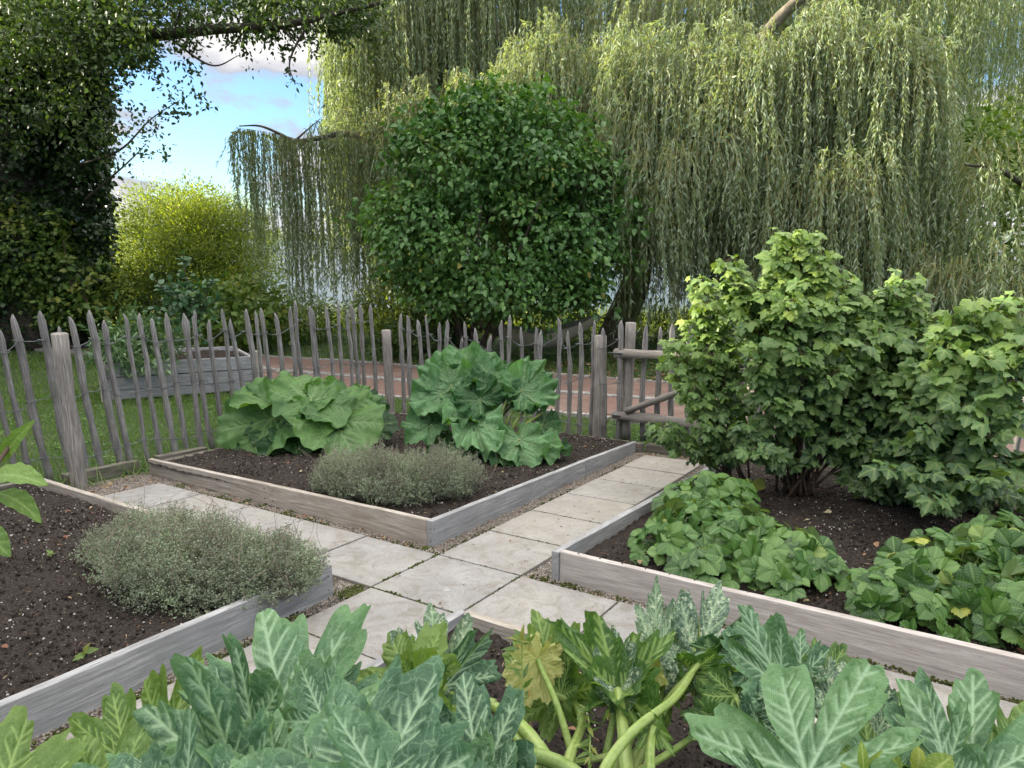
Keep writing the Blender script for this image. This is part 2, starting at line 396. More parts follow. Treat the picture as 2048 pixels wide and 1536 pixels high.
# ================================================================== STRUCTURE: ground, water, paths
def sheet(name, xs, ys, zf, mat, kind='structure', uvs=1.0):
    X, Y = np.meshgrid(xs, ys, indexing='ij'); Z = zf(X, Y)
    mb = MB(); mb.add(np.stack([X, Y, Z], -1).reshape(-1, 3), grid_faces(len(xs), len(ys))[:, ::-1], np.stack([X, Y], -1).reshape(-1, 2) * uvs)
    return tag(mb.build(name, mat), kind=kind)
m, n, l, p, out = new_mat('lawn')
c = ramp(n, l, noise(n, l, 1.6, detail=6), [(0.3, (0.030, 0.055, 0.012)), (0.5, (0.045, 0.085, 0.018)), (0.7, (0.075, 0.115, 0.028))])
f = noise(n, l, 60, detail=4); c = mix(n, l, mrange(n, l, f, .35, .65, .0, .6), c, (0.02, 0.03, 0.01))
l.new(c, p.inputs['Base Color']); p.inputs['Roughness'].default_value = 0.9; bump(n, l, p, f, 1.0, 0.03); M['lawn'] = m
xs = np.unique(np.concatenate([np.linspace(-90, -14, 20), np.linspace(-14, 14, 70), np.linspace(14, 90, 20)]))
ys = np.unique(np.concatenate([np.linspace(-60, 0, 16), np.linspace(0, 30, 100), np.linspace(30, 60, 4)]))
def gzn(x, y): return gz(x, y) + 0.03 * np.sin(x * 1.3 + y * .7) * np.clip((y - 11) / 3, 0, 1) * np.clip((24 - y) / 3, 0, 1)
sheet('ground', xs, ys, gzn, M['lawn'])
# lake
m, n, l, p, out = new_mat('lake_water')
p.inputs['Base Color'].default_value = (0.05, 0.065, 0.06, 1); p.inputs['Roughness'].default_value = 0.10
p.inputs['Specular IOR Level'].default_value = 0.8
bump(n, l, p, noise(n, l, 1.0, detail=4, sc=(0.5, 2.0, 1)), 0.5, 0.25); M['water'] = m
LAKE = -1.62
mb = MB(); mb.add([(-3000, 20, LAKE), (3000, 20, LAKE), (3000, 5000, LAKE), (-3000, 5000, LAKE)], np.array([(0, 1, 2, 3)])); tag(mb.build('lake', M['water'], smooth=False), kind='structure')
# far shore: wooded hills beyond the water
m, n, l, p, out = new_mat('far_wood')
l.new(ramp(n, l, noise(n, l, 0.05, detail=8, rough=0.7), [(0.35, (0.025, 0.045, 0.030)), (0.65, (0.06, 0.09, 0.05))]), p.inputs['Base Color']); p.inputs['Roughness'].default_value = 1; M['far'] = m
X = np.linspace(-1500, 1500, 400); Yd = np.array([0, 60, 120, 240, 420.]); XX, YY = np.meshgrid(X, Yd, indexing='ij')
prof = np.array([0, 10, 17, 26, 0])[None] * (0.8 + 0.35 * np.sin(XX * 0.004) + 0.2 * np.sin(XX * 0.013 + 2)) + rng.random(XX.shape) * np.array([0, 5, 5, 4, 0])[None]
mb = MB(); mb.add(np.stack([XX, YY + 900, prof + LAKE - 0.2], -1).reshape(-1, 3), grid_faces(400, 5)[:, ::-1]); tag(mb.build('hills', M['far'], smooth=False), kind='structure')

# gravel sheet in the garden
m, n, l, p, out = new_mat('gravel_ground')
v = n.new('ShaderNodeTexVoronoi'); v.inputs['Scale'].default_value = 110; g = n.new('ShaderNodeNewGeometry'); l.new(g.outputs['Position'], v.inputs['Vector'])
c = ramp(n, l, v.outputs['Color'], [(0.1, (0.06, 0.045, 0.035)), (0.4, (0.20, 0.165, 0.135)), (0.7, (0.36, 0.32, 0.28)), (0.95, (0.55, 0.52, 0.48))])
c = mix(n, l, mrange(n, l, v.outputs['Distance'], 0.3, 0.65, 0, 0.8), c, (0.035, 0.028, 0.02))
c = mix(n, l, mrange(n, l, noise(n, l, 5, detail=5), .52, .62, 0, 0.75), c, (0.045, 0.036, 0.025))
c = mix(n, l, mrange(n, l, noise(n, l, 3.1, detail=6), .60, .66, 0, 0.6), c, (0.06, 0.08, 0.02))
l.new(c, p.inputs['Base Color']); p.inputs['Roughness'].default_value = 0.95; bump(n, l, p, v.outputs['Distance'], 0.8, 0.01); M['gravel'] = m
def quadgrid(name, a0, a1, b0, b1, hf, na, nb, mat, parent=None):
    A_, B_ = np.meshgrid(np.linspace(a0, a1, na), np.linspace(b0, b1, nb), indexing='ij')
    x = P0[0] + A_ * DA[0] + B_ * DB[0]; y = P0[1] + A_ * DA[1] + B_ * DB[1]
    z = gz(x, y) + hf(A_, B_)
    mb = MB(); mb.add(np.stack([x, y, z], -1).reshape(-1, 3), grid_faces(na, nb), np.stack([A_, B_], -1).reshape(-1, 2))
    return mb.build(name, mat, parent)
tag(quadgrid('gravel_path', -7.5, 3.36, -7.5, 3.52, lambda a, b: 0.006 + 0 * a, 60, 60, M['gravel']), kind='structure')

# paving slabs
m, n, l, p, out = new_mat('paving')
g = n.new('ShaderNodeNewGeometry'); uv = n.new('ShaderNodeUVMap').outputs[0]
f1 = noise(n, l, 3.0, uv, 7, 0.65, (1, 1, 1), 0.6); f2 = noise(n, l, 160, g.outputs['Position'], 3, 0.8)
f3 = noise(n, l, 7, g.outputs['Position'], 7, 0.7, (1, 1, 1), 1.5)
f4 = noise(n, l, 2.2, g.outputs['Position'], 3, 0.5, (1, 1, 1), 0)
c = ramp(n, l, f1, [(0.25, (0.19, 0.182, 0.178)), (0.5, (0.275, 0.267, 0.262)), (0.75, (0.36, 0.353, 0.348))])
c = mix(n, l, mrange(n, l, f3, .48, .66, 0, .75), c, (0.15, 0.13, 0.10))
c = mix(n, l, mrange(n, l, f4, .5, .75, 0, .35), c, (0.38, 0.355, 0.30))
c = mix(n, l, mrange(n, l, f2, .34, .56, .75, 0), c, (0.11, 0.115, 0.10))
c = mix(n, l, mrange(n, l, noise(n, l, 4.3, uv, 6, .7), .66, .70, 0, .35), c, (0.52, 0.53, 0.54))
c = mix(n, l, mrange(n, l, attr(n, 'rnd'), 0, 1, 0, .28), c, (0.36, 0.30, 0.22))
l.new(c, p.inputs['Base Color']); p.inputs['Roughness'].default_value = 0.8; bump(n, l, p, mix(n, l, .5, f2, f3), 0.35, 0.003); M['slab'] = m
def slab(a0, a1, b0, b1, label, r):
    mb = MB(); e = 0.006; ang = (random.random() - .5) * 0.006
    cs = [(a0 + e, b0 + e), (a1 - e, b0 + e), (a1 - e, b1 - e), (a0 + e, b1 - e)]
    ca, cb = (a0 + a1) / 2, (b0 + b1) / 2
    o = empty('paving_slab', gab(ca, cb, 0))
    top = 0.024 + random.random() * 0.004
    pts = []
    for h in (-0.03, top):
        for a, b in cs:
            da, db = a - ca, b - cb
            pts.append(gab(ca + da - db * ang, cb + db + da * ang, h))
    F = np.array([(4, 5, 6, 7), (0, 1, 5, 4), (1, 2, 6, 5), (2, 3, 7, 6), (3, 0, 4, 7)])
    uv = [(a * 1.0 + r * 7, b + r * 3) for a, b in cs] * 2
    bpy.data.objects.remove(o)
    mb.add(np.array(pts), F, uv, r)
    so_ = mb.build('paving_slab', M['slab'], None, smooth=False, bevel=0.004)
    tag(so_, label, 'paving slab', 'stone paving slabs of the crossing garden paths')
SA, SB = 0.555, 0.595
names_n = ['first', 'second', 'third', 'fourth', 'fifth', 'sixth', 'seventh']
slab(-SA - .02, 0, -SB, 0, 'pale stone slab in the middle where the two garden paths cross', 0.1)
for i in range(6):
    slab(i * 0.533, (i + 1) * 0.533, -SB, 0, '%s stone slab from the path crossing towards the wooden gate' % names_n[i], [0.35, 0.6, 0.7, 0.5, 0.8, 0.95][i])
for i in range(5):
    slab(-SA - .02, 0, i * 0.6, (i + 1) * 0.6, '%s stone slab from the path crossing towards the leaning fence post' % names_n[i], [0.15, 0.3, 0.2, 0.4, 0.05][i])
for i in range(4):
    slab(-SA - .02 - (i + 1) * 0.545, -SA - .02 - i * 0.545, -SB, 0, '%s stone slab from the crossing down towards the big courgette leaves' % names_n[i], [0.2, 0.35, 0.45, 0.3][i])
for i in range(5):
    slab(-SA - .02, 0, -SB - (i + 1) * 0.6, -SB - i * 0.6, '%s stone slab from the crossing alongside the long pale bed board' % names_n[i], [0.3, 0.1, 0.2, 0.4, 0.3][i])

# loose gravel
def ico():
    t = (1 + 5 ** .5) / 2
    V = nrm(np.array([(-1, t, 0), (1, t, 0), (-1, -t, 0), (1, -t, 0), (0, -1, t), (0, 1, t), (0, -1, -t), (0, 1, -t), (t, 0, -1), (t, 0, 1), (-t, 0, -1), (-t, 0, 1)], float))
    F = np.array([(0, 11, 5), (0, 5, 1), (0, 1, 7), (0, 7, 10), (0, 10, 11), (1, 5, 9), (5, 11, 4), (11, 10, 2), (10, 7, 6), (7, 1, 8), (3, 9, 4), (3, 4, 2), (3, 2, 6), (3, 6, 8), (3, 8, 9), (4, 9, 5), (2, 4, 11), (6, 2, 10), (8, 6, 7), (9, 8, 1)])
    return V, [F], V[:, :2], np.zeros(12)
ICO = ico()
def stones(mb, a, b, h, size, rnd=None):
    n_ = len(a); x = P0[0] + a * DA[0] + b * DB[0]; y = P0[1] + a * DA[1] + b * DB[1]; z = gz(x, y) + h
    s = size[:, None] * (0.6 + 0.7 * rng.random((n_, 3)))
    scatter(mb, ICO, np.stack([x, y, z], -1), rng.normal(size=(n_, 3)), rng.normal(size=(n_, 3)), s, rnd)
mb = MB()
for a0, a1, b0, b1, nn_ in ((0.0, 3.3, 0.0, 0.13, 3600), (0.0, 0.1, 0.1, 3.0, 2200), (-3.2, -.57, 0.0, .12, 2600), (-.72, -.57, 0.1, 3.3, 300), (0.0, 0.09, -3.4, -.59, 2600), (-.57, .1, 3.0, 3.5, 2200), (-.64, -.575, -3.2, -.62, 900), (-3., -.6, -.66, -.6, 400), (0, 3, -.8, -.6, 900), (3.2, 3.36, -.8, .15, 500)):
    a = rng.uniform(a0, a1, nn_); b = rng.uniform(b0, b1, nn_)
    stones(mb, a, b, 0.006 + rng.random(nn_) * 0.008, 0.0025 + 0.0045 * rng.random(nn_) ** 2)
tag(mb.build('gravel', M['pebble'], smooth=False), kind='stuff')

M['moss'] = mat_simple('moss', [(0.3, (0.02, 0.022, 0.01)), (0.55, (0.06, 0.075, 0.015)), (0.75, (0.13, 0.15, 0.03))], 25, 0.95, 0.5)
mb = MB()
def joint(a0, b0, a1, b1, nn_, s_=.004, sp=.005):
    t = rng.random(nn_); t = t[np.sin(t * 17 + a0 * 5 + b0 * 9) > -.35]; stones(mb, a0 + (a1 - a0) * t + rng.normal(size=len(t)) * sp, b0 + (b1 - b0) * t + rng.normal(size=len(t)) * sp, .016 + .010 * rng.random(len(t)), s_ * rng.uniform(.5, 1.3, len(t)))
for i in range(-4, 7): 
    a = i * .533 if i > 0 else (-SA - .02 + (i + 1) * .545 if i < 0 else 0); joint(a, -SB, a, 0, 70)
for i in range(-5, 6): joint(-SA, i * .6 + (0 if i >= 0 else .0), 0, i * .6, 60)
joint(-SA - .02, 0, -SA - .02, -SB, 160, .006); joint(-SA, 0, 0, 0, 260, .007, .006); joint(-SA, -SB, 0, -SB, 90)
joint(0, 0.01, 3.1, 0.01, 300, .006, .012); joint(0.01, 0, 0.01, 2.9, 260, .006, .012); joint(-.6, .02, -3, .02, 200, .007, .012); joint(.02, -.62, .02, -3, 240, .008, .014)
for _ in range(60):
    a, b = random.choice([(random.uniform(-.1, .1) - .62, random.uniform(.02, .1)), (random.uniform(0, .08), random.uniform(-3, -.6)), (random.uniform(-3, -.6), random.uniform(.02, .1)), (random.uniform(0, .09), random.uniform(.1, 2.9))])
    nn_ = 40; stones(mb, a + rng.normal(size=nn_) * .02, b + rng.normal(size=nn_) * .02, .008 + .006 * rng.random(nn_), .004 + .004 * rng.random(nn_))
for _ in range(26):
    a, b = random.uniform(-.5, 3.1), random.uniform(-.55, -.03); nn_ = 6; stones(mb, a + rng.normal(size=nn_) * .006, b + rng.normal(size=nn_) * .006, .027 + 0 * rng.random(nn_), .0012 + .002 * rng.random(nn_) ** 2)
tag(mb.build('moss', M['moss'], smooth=False), kind='stuff')

# ------------------------------------------------------------------ timber beds
def board(parent, p0, p1, h0, h1, th, mat, name='board', r=None, seg=10, zlo=-0.04, lift=0.0, side=1):
    """board from (a,b) p0 to p1 (its outer face line), thickness th to the given side, top heights h0..h1"""
    p0 = np.array(p0, float); p1 = np.array(p1, float); d = (p1 - p0) / np.linalg.norm(p1 - p0); nn = np.array([-d[1], d[0]]) * side
    mb = MB(); r = random.random() if r is None else r; L = np.linalg.norm(p1 - p0)
    rows = []; uv = []
    for i in range(seg + 1):
        t = i / seg; q = p0 + (p1 - p0) * t; h = h0 + (h1 - h0) * t + (random.random() - .5) * 0.003; w = (random.random() - .5) * 0.002
        for k, (off, hh) in enumerate(((w, zlo), (w, h), (th + w, h), (th + w, zlo))):
            qq = q + nn * off; rows.append(gab(qq[0], qq[1], hh)); uv.append((t * L + r * 5, (0, 1.0, 1.0 + th, 2.0)[k] * .2 + r))
    F = grid_faces(seg + 1, 4, True)
    if side < 0: F = F[:, ::-1]
    base = mb.n; mb.add(np.array(rows), F[:, ::-1], uv, r)
    k = 4 * seg
    e0 = [0, 1, 2, 3]; e1 = [k + 3, k + 2, k + 1, k]
    if side < 0: e0 = e0[::-1]; e1 = e1[::-1]
    mb.ngon(e0, base); mb.ngon(e1, base)
    return mb.build(name, mat, parent, smooth=False, bevel=0.004)
def soil(parent, a0, a1, b0, b1, h, name='soil', amp=0.02, n_=None):
    na = int((a1 - a0) / 0.02) + 2; nb = int((b1 - b0) / 0.02) + 2
    ph = rng.random(12) * 6.28; sm_ = rng.random((na, nb)); 
    def hf(a, b):
        z = h + amp * 0.35 * (np.sin(a * 5 + ph[0]) * np.sin(b * 6 + ph[1]) + np.sin(a * 11 + b * 7 + ph[2]) * .5)
        z = z + 0.011 * (sm_ - .5) + 0.006 * np.sin(a * 57 + ph[3]) * np.sin(b * 49 + ph[4])
        return z
    return quadgrid(name, a0, a1, b0, b1, hf, na, nb, M['soil'], parent)
TH = 0.045
# centre bed
bed = empty('raised_bed', gab(1.7, 1.8, 0)); tag(bed, 'timber bed with rhubarb and thyme in the corner of the picket fence', 'raised bed', 'timber framed vegetable beds')
board(bed, (0.10, 0.13 + TH), (0.13, 1.75), 0.185, 0.165, TH, M['board_warm'], side=-1, r=.1)
board(bed, (0.131, 1.752), (0.17, 3.46), 0.165, 0.135, TH, M['board_warm'], side=-1, r=.3)
board(bed, (0.10, 0.13), (2.2, 0.14), 0.185, 0.15, TH, M['board_grey'], side=1, r=.2, seg=14)
board(bed, (2.202, 0.14), (3.33, 0.15), 0.15, 0.12, TH, M['board_grey'], side=1, r=.5)
board(bed, (3.40, 0.10), (3.42, 3.40), 0.10, 0.10, 0.09, M['sleeper'], 'sleeper', side=1)
board(bed, (0.30, 3.48), (3.35, 3.50), 0.10, 0.10, 0.09, M['sleeper'], 'sleeper', side=-1)
soil(bed, 0.10 + TH - .01, 3.36, 0.14 + TH - .01, 3.42, 0.105)
# left bed
bed = empty('raised_bed', gab(-2.5, 1.8, 0)); tag(bed, 'timber bed of mostly bare soil with a wide thyme clump at its grey corner', 'raised bed', 'timber framed vegetable beds')
board(bed, (-.74, .11), (-4.6, .05), 0.185, 0.185, TH, M['board_grey'], side=-1, r=.15, seg=20)
board(bed, (-.725, .12 + TH), (-.68, 3.45), 0.165, 0.155, TH, M['board_warm'], side=1, r=.6, seg=14)
soil(bed, -4.6, -.745 - TH + .01, .06 + TH, 3.5, 0.125)
board(bed, (-4.6, 3.5), (-.70, 3.5), 0.14, 0.14, 0.06, M['sleeper'], 'sleeper', side=1)
# right bed
bed = empty('raised_bed', gab(1.5, -2.5, 0)); tag(bed, 'timber bed with strawberry plants and currant bushes behind a long pale board', 'raised bed', 'timber framed vegetable beds')
board(bed, (.07, -.75), (2.98, -.84), 0.185, 0.155, TH, M['board_grey'], side=-1, r=.4, seg=14)
board(bed, (.08, -.75 - TH - .003), (.02, -5.2), 0.185, 0.19, TH, M['board_pale'], side=1, r=.1, seg=24)
soil(bed, .05 + TH, 3.36, -5.2, -.79 - TH + .005, 0.10)
# front bed
bed = empty('raised_bed', gab(-2.0, -2.2, 0)); tag(bed, 'low timber bed of dark soil holding the courgette plants', 'raised bed', 'timber framed vegetable beds')
board(bed, (-.655, -.66), (-4.3, -.66), 0.10, 0.10, TH, M['board_grey'], side=1, r=.5, seg=12)
board(bed, (-.64, -.66 - TH - .003), (-.66, -5.2), 0.10, 0.11, TH, M['board_warm'], side=-1, r=.35, seg=18)
soil(bed, -4.3, -.65 - TH, -5.2, -.66 - TH + .005, 0.045)
# sleeper threshold at the gate
mbp = board(None, (3.40, -.98), (3.41, .085), 0.085, 0.085, 0.10, M['sleeper'], 'timber_sleeper', side=-1)
tag(mbp, 'mossy weathered sleeper lying across the path end below the gate', 'sleeper')
for (pa, pb, L, hh) in ((-.45, 3.60, .62, .10), (.35, 3.60, .5, .10)):
    s_ = board(None, (pa, pb), (pa + L, pb), hh, hh, 0.09, M['sleeper'], 'timber_sleeper', side=1)
    tag(s_, 'grey split log edging beside the leaning post' if pa < 0 else 'dark log edging in the grass where the warm bed board ends', 'sleeper')

def screw(parent, a, b, h, n3):
    q = gab(a, b, h); n3 = np.array(n3, float); mb = MB(); tube(mb, np.array([q - n3 * .004, q + n3 * .0012]), .0042, 8, .5); mb.build('screw', M['wire_dark'], parent)
M['wire_dark'] = mat_simple('screw_steel', [(0.3, (0.03, 0.03, 0.03)), (0.7, (0.10, 0.09, 0.08))], 60, 0.5, 0.2, metal=.5)
beds = [o for o in bpy.data.objects if o.name.startswith('raised_bed')]
nA = (-DA[0], -DA[1], 0); nB = (-DB[0], -DB[1], 0)
for hh in (.05, .13):
    screw(beds[0], .10, .145, hh, nA); screw(beds[0], .125, 1.70, hh, nA); screw(beds[0], .126, 1.80, hh, nA); screw(beds[0], .12, .13, hh, nB); screw(beds[0], 2.15, .14, hh, nB); screw(beds[0], 2.26, .14, hh, nB)
    screw(beds[1], -.77, .109, hh, nB); screw(beds[2], .081, -.83, hh, nA); screw(beds[2], .075, -2.3, hh, nA)
for k in range(22): screw(beds[2], .105, -.9 - k * .13, .188, (0, 0, 1))

# white grit and bark bits on the soil: loose litter
mb = MB()
for (a0, a1, b0, b1, h, nn_) in ((-3.6, -.8, .15, 3.4, .132, 4500), (.15, 3.3, .2, 3.3, .112, 2500), (.1, 3.2, -4.2, -.9, .108, 3500), (-3.2, -.7, -3.5, -.75, .052, 2000)):
    a = rng.uniform(a0, a1, nn_); b = rng.uniform(b0, b1, nn_)
    stones(mb, a, b, h + 0 * a, 0.0012 + 0.0050 * rng.random(nn_) ** 4)
tag(mb.build('grit', M['white_stone'], smooth=False), kind='stuff')
mb = MB()
for (a0, a1, b0, b1, h, nn_) in ((-3.6, -.8, .15, 3.4, .128, 9000), (.15, 3.3, .2, 3.3, .108, 7000), (.1, 2.6, -4.2, -.9, .104, 8000), (-3.2, -.7, -3.5, -.75, .05, 6000)):
    a = rng.uniform(a0, a1, nn_); b = rng.uniform(b0, b1, nn_)
    stones(mb, a, b, h + 0.006 * rng.random(nn_), 0.003 + 0.008 * rng.random(nn_) ** 2)
tag(mb.build('soil_crumbs', M['soil'], smooth=False), kind='stuff')
M['litter'] = leaf_mat('litter', [(0.0, (0.12, 0.05, 0.03)), (0.4, (0.22, 0.10, 0.06)), (0.7, (0.30, 0.20, 0.11)), (1, (0.35, 0.30, 0.20))], trans=0.1, rough=0.8)
mb = MB()
def litter(a0, a1, b0, b1, h, nn_, s0, s1):
    a = rng.uniform(a0, a1, nn_); b = rng.uniform(b0, b1, nn_); x = P0[0] + a * DA[0] + b * DB[0]; y = P0[1] + a * DA[1] + b * DB[1]
    pos = np.stack([x, y, gz(x, y) + h + 0.006 * rng.random(nn_)], -1); d = rng.normal(size=(nn_, 3)); d[:, 2] *= .2
    nn2 = np.array([0, 0, 1.]) + rng.normal(size=(nn_, 3)) * .35
    scatter(mb, TP_BROAD, pos, d, nn2, rng.uniform(s0, s1, nn_))
litter(-.55, .1, 3.0, 3.5, .012, 60, .02, .05); litter(.0, .1, .2, 3.2, .012, 80, .015, .04); litter(.0, 3.3, .0, .13, .012, 70, .012, .03)
litter(3.2, 3.37, -.8, .1, .012, 60, .02, .05); litter(-3.2, -.8, .2, 3.3, .13, 60, .02, .06); litter(.15, 3.3, .2, 3.2, .115, 60, .02, .05)
litter(.1, 2.8, -3.9, -.9, .115, 70, .02, .06); litter(-.57, 3.2, -.55, 0, .028, 12, .01, .03); litter(-2.6, -.8, -3.2, -.8, .055, 50, .02, .06)
litter(-.57, 0, .0, 3, .028, 9, .01, .03)
litter(0, .08, -3.2, -.6, .012, 60, .015, .03)
for (a0, a1, b0, b1, h, nn_) in ((-3.6, -.8, .15, 3.4, .132, 500), (.15, 3.3, .2, 3.3, .112, 420), (.1, 3.2, -4.2, -.9, .108, 520), (-3.2, -.7, -3.5, -.75, .052, 260)):
    a = rng.uniform(a0, a1, nn_); b = rng.uniform(b0, b1, nn_); x = P0[0] + a * DA[0] + b * DB[0]; y = P0[1] + a * DA[1] + b * DB[1]; d = rng.normal(size=(nn_, 3)); d[:, 2] *= .12; L = rng.uniform(.012, .05, nn_)
    scatter(mb, TP_BLADE, np.stack([x, y, gz(x, y) + h + .004], -1), d, np.tile([0, 0, 1.], (nn_, 1)), np.stack([rng.uniform(.002, .006, nn_), L, L], -1))
    a = rng.uniform(a0, a1, nn_ // 5); b = rng.uniform(b0, b1, nn_ // 5); k_ = nn_ // 5
tag(mb.build('fallen_leaves', M['litter']), kind='stuff')

# ================================================================== lawn grass
def in_garden(x, y, mrg=0.05):
    dx = x - P0[0]; dy = y - P0[1]; a = dx * DA[0] + dy * DA[1]; b = dx * DB[0] + dy * DB[1]
    return (a < 3.5 + mrg) & (b < 3.6 + mrg)
# curved brick path: far and near edge points, traced on the ground
far_px = [(-160, 676), (0, 678), (110, 680), (220, 686), (330, 694), (440, 704), (540, 716), (700, 725), (860, 737), (1000, 744), (1200, 758), (1400, 775), (1600, 792), (1800, 812), (2048, 838), (2300, 870)]
near_px = [(-160, 698), (0, 699), (110, 703), (210, 713), (320, 728), (430, 746), (540, 775), (700, 790), (850, 803), (1000, 818), (1150, 833), (1400, 862), (1600, 890), (1800, 915), (2048, 950), (2300, 990)]
FAR = np.array([onground(*p) for p in far_px]); NEAR = np.array([onground(*p) for p in near_px])
FAR = curve(FAR, 90); NEAR = curve(NEAR, 90)
k_ = min(len(FAR), len(NEAR)); FAR = FAR[:k_]; NEAR = NEAR[:k_]
def on_path(x, y):
    fy = np.interp(x, FAR[:, 0], FAR[:, 1]); ny = np.interp(x, NEAR[:, 0], NEAR[:, 1])
    return (y < fy + .06) & (y > ny - .06)
m, n, l, p, out = new_mat('brick_paving')
uv = n.new('ShaderNodeUVMap').outputs[0]
b_ = n.new('ShaderNodeTexBrick'); l.new(uv, b_.inputs['Vector']); b_.inputs['Scale'].default_value = 1.0
b_.inputs['Brick Width'].default_value = 0.21; b_.inputs['Row Height'].default_value = 0.10; b_.inputs['Mortar Size'].default_value = 0.006
b_.inputs['Color1'].default_value = (0.20, 0.105, 0.08, 1); b_.inputs['Color2'].default_value = (0.14, 0.082, 0.066, 1); b_.inputs['Mortar'].default_value = (0.10, 0.085, 0.07, 1); b_.inputs['Bias'].default_value = 0
c = mix(n, l, mrange(n, l, noise(n, l, 1.8, detail=5), .45, .7, 0, .6), b_.outputs['Color'], (0.25, 0.19, 0.15))
c = mix(n, l, mrange(n, l, noise(n, l, 30, detail=5), .35, .6, .5, 0), c, (0.10, 0.07, 0.055))
l.new(c, p.inputs['Base Color']); p.inputs['Roughness'].default_value = 0.85; bump(n, l, p, b_.outputs['Fac'], -0.4, 0.004); M['brick'] = m
mb = MB(); rows = 7; Vp = []; uvp = []
Ls = np.concatenate([[0], np.cumsum(np.linalg.norm(np.diff(FAR, axis=0), axis=1))])
for i in range(k_):
    for j in range(rows):
        t = j / (rows - 1); q = FAR[i] * (1 - t) + NEAR[i] * t; Vp.append((q[0], q[1], float(gz(q[0], q[1])) + .03)); uvp.append((Ls[i], t * np.linalg.norm(FAR[i] - NEAR[i])))
mb.add(np.array(Vp), grid_faces(k_, rows)[:, ::-1], uvp); tag(mb.build('brick_path', M['brick']), kind='structure')
mb = MB()
def setts(line, w=0.10, rows=1, step=0.115, off=0):
    d = np.diff(line, axis=0); L = np.concatenate([[0], np.cumsum(np.linalg.norm(d, axis=1))])
    for s in np.arange(0, L[-1], step):
        q = np.array([np.interp(s, L, line[:, k]) for k in range(2)]); q2 = np.array([np.interp(s + .05, L, line[:, k]) for k in range(2)])
        t = nrm(q2 - q); nn = np.array([-t[1], t[0]])
        for r_ in range(rows):
            c = q + nn * (off + r_ * w * 1.05 + (random.random() - .5) * .015); hx, hy = step * .44, w * .45; ang = (random.random() - .5) * .25
            z0 = float(gz(c[0], c[1])); zt = z0 + .045 + random.random() * .012; pts = []
            for z, sc in ((z0 - .02, 1.0), (zt, .88)):
                for sx, sy in ((-1, -1), (1, -1), (1, 1), (-1, 1)):
                    v = t * sx * hx * sc + nn * sy * hy * sc; v = np.array([v[0] * math.cos(ang) - v[1] * math.sin(ang), v[0] * math.sin(ang) + v[1] * math.cos(ang)])
                    pts.append((c[0] + v[0], c[1] + v[1], z + (random.random() - .5) * .006))
            mb.add(pts, np.array([(4, 5, 6, 7), (0, 1, 5, 4), (1, 2, 6, 5), (2, 3, 7, 6), (3, 0, 4, 7)]), None, random.random())
setts(FAR); setts(NEAR); MID = FAR * .5 + NEAR * .5; setts(MID, rows=2)
M['sett'] = mat_simple('sett', [(0.3, (0.22, 0.21, 0.20)), (0.6, (0.36, 0.35, 0.33)), (0.75, (0.48, 0.47, 0.45))], 15, 0.85, 0.3)
tag(mb.build('kerb', M['sett'], smooth=False), kind='structure')

M['grass'] = leaf_mat('grass', [(0.0, (0.065, 0.123, 0.022)), (0.5, (0.102, 0.189, 0.032)), (0.85, (0.145, 0.232, 0.051)), (1, (0.261, 0.246, 0.102))], trans=0.35, rough=0.5, tcol=(1.3, 1.5, .5))
mb = MB()
def grass(n_, x0, x1, y0, y1, s0, s1, w, dens=None):
    x = rng.uniform(x0, x1, n_); y = y0 + (y1 - y0) * rng.random(n_)
    k = (np.abs(x) < y * .78 + .5) & ~in_garden(x, y) & ~on_path(x, y)
    x, y = x[k], y[k]; z = gzn(x, y); n2 = len(x)
    d = rng.normal(size=(n2, 3)) * .42; d[:, 2] = 1
    L = rng.uniform(s0, s1, n2)
    scatter(mb, TP_BLADE, np.stack([x, y, z], -1), d, rng.normal(size=(n2, 3)), np.stack([np.full(n2, w), L, L], -1))
grass(60000, -7.5, 3.5, 5.2, 11, .035, .085, .006)
grass(42000, -13, 5, 10, 15.2, .04, .09, .009)
grass(30000, -15, 14, 13.5, 20, .05, .11, .014)
tag(mb.build('lawn_grass', M['grass']), kind='stuff')
# clover and daisies in the lawn
M['clover'] = leaf_mat('clover', [(0, (0.068, 0.149, 0.027)), (1, (0.121, 0.230, 0.047))], trans=.25)
mb = MB(); x = rng.uniform(-7.5, 3, 9000); y = rng.uniform(5.4, 11.5, 9000); k = ~in_garden(x, y) & ~on_path(x, y) & (noise_like := (np.sin(x * 3.1) * np.cos(y * 2.7 + x) > -.1)); x, y = x[k], y[k]
dd = rng.normal(size=(len(x), 3)); dd[:, 2] *= .2
scatter(mb, TP_SMALL, np.stack([x, y, gz(x, y) + rng.uniform(.02, .06, len(x))], -1), dd, np.array([0, 0, 1.]) + rng.normal(size=(len(x), 3)) * .3, rng.uniform(.02, .04, len(x)))
tag(mb.build('clover', M['clover']), kind='stuff')
# long tufts along the fence foot
mb = MB()
def tuft(a, b, n_, L, spread, w=.006):
    q = gab(a, b, 0); x = q[0] + rng.normal(size=n_) * spread; y = q[1] + rng.normal(size=n_) * spread
    d = rng.normal(size=(n_, 3)) * .75; d[:, 2] = 1; ll = L * rng.uniform(.5, 1, n_)
    scatter(mb, TPL_LONG, np.stack([x, y, gz(x, y)], -1), d, np.array([0, 0, -1.]) + d * .2, np.stack([np.full(n_, w), ll, ll], -1))
def tpl_long():
    t = np.linspace(0, 1, 6); V = []; F = []
    for i, q in enumerate(t):
        w = .5 * (1 - q ** 2) + .02; V += [(-w, q * (1 - .25 * q), .45 * q * q), (w, q * (1 - .25 * q), .45 * q * q)]
    for i in range(5): F.append((2 * i, 2 * i + 1, 2 * i + 3, 2 * i + 2))
    return np.array(V), [np.array(F)], np.array(V)[:, :2], np.zeros(12)
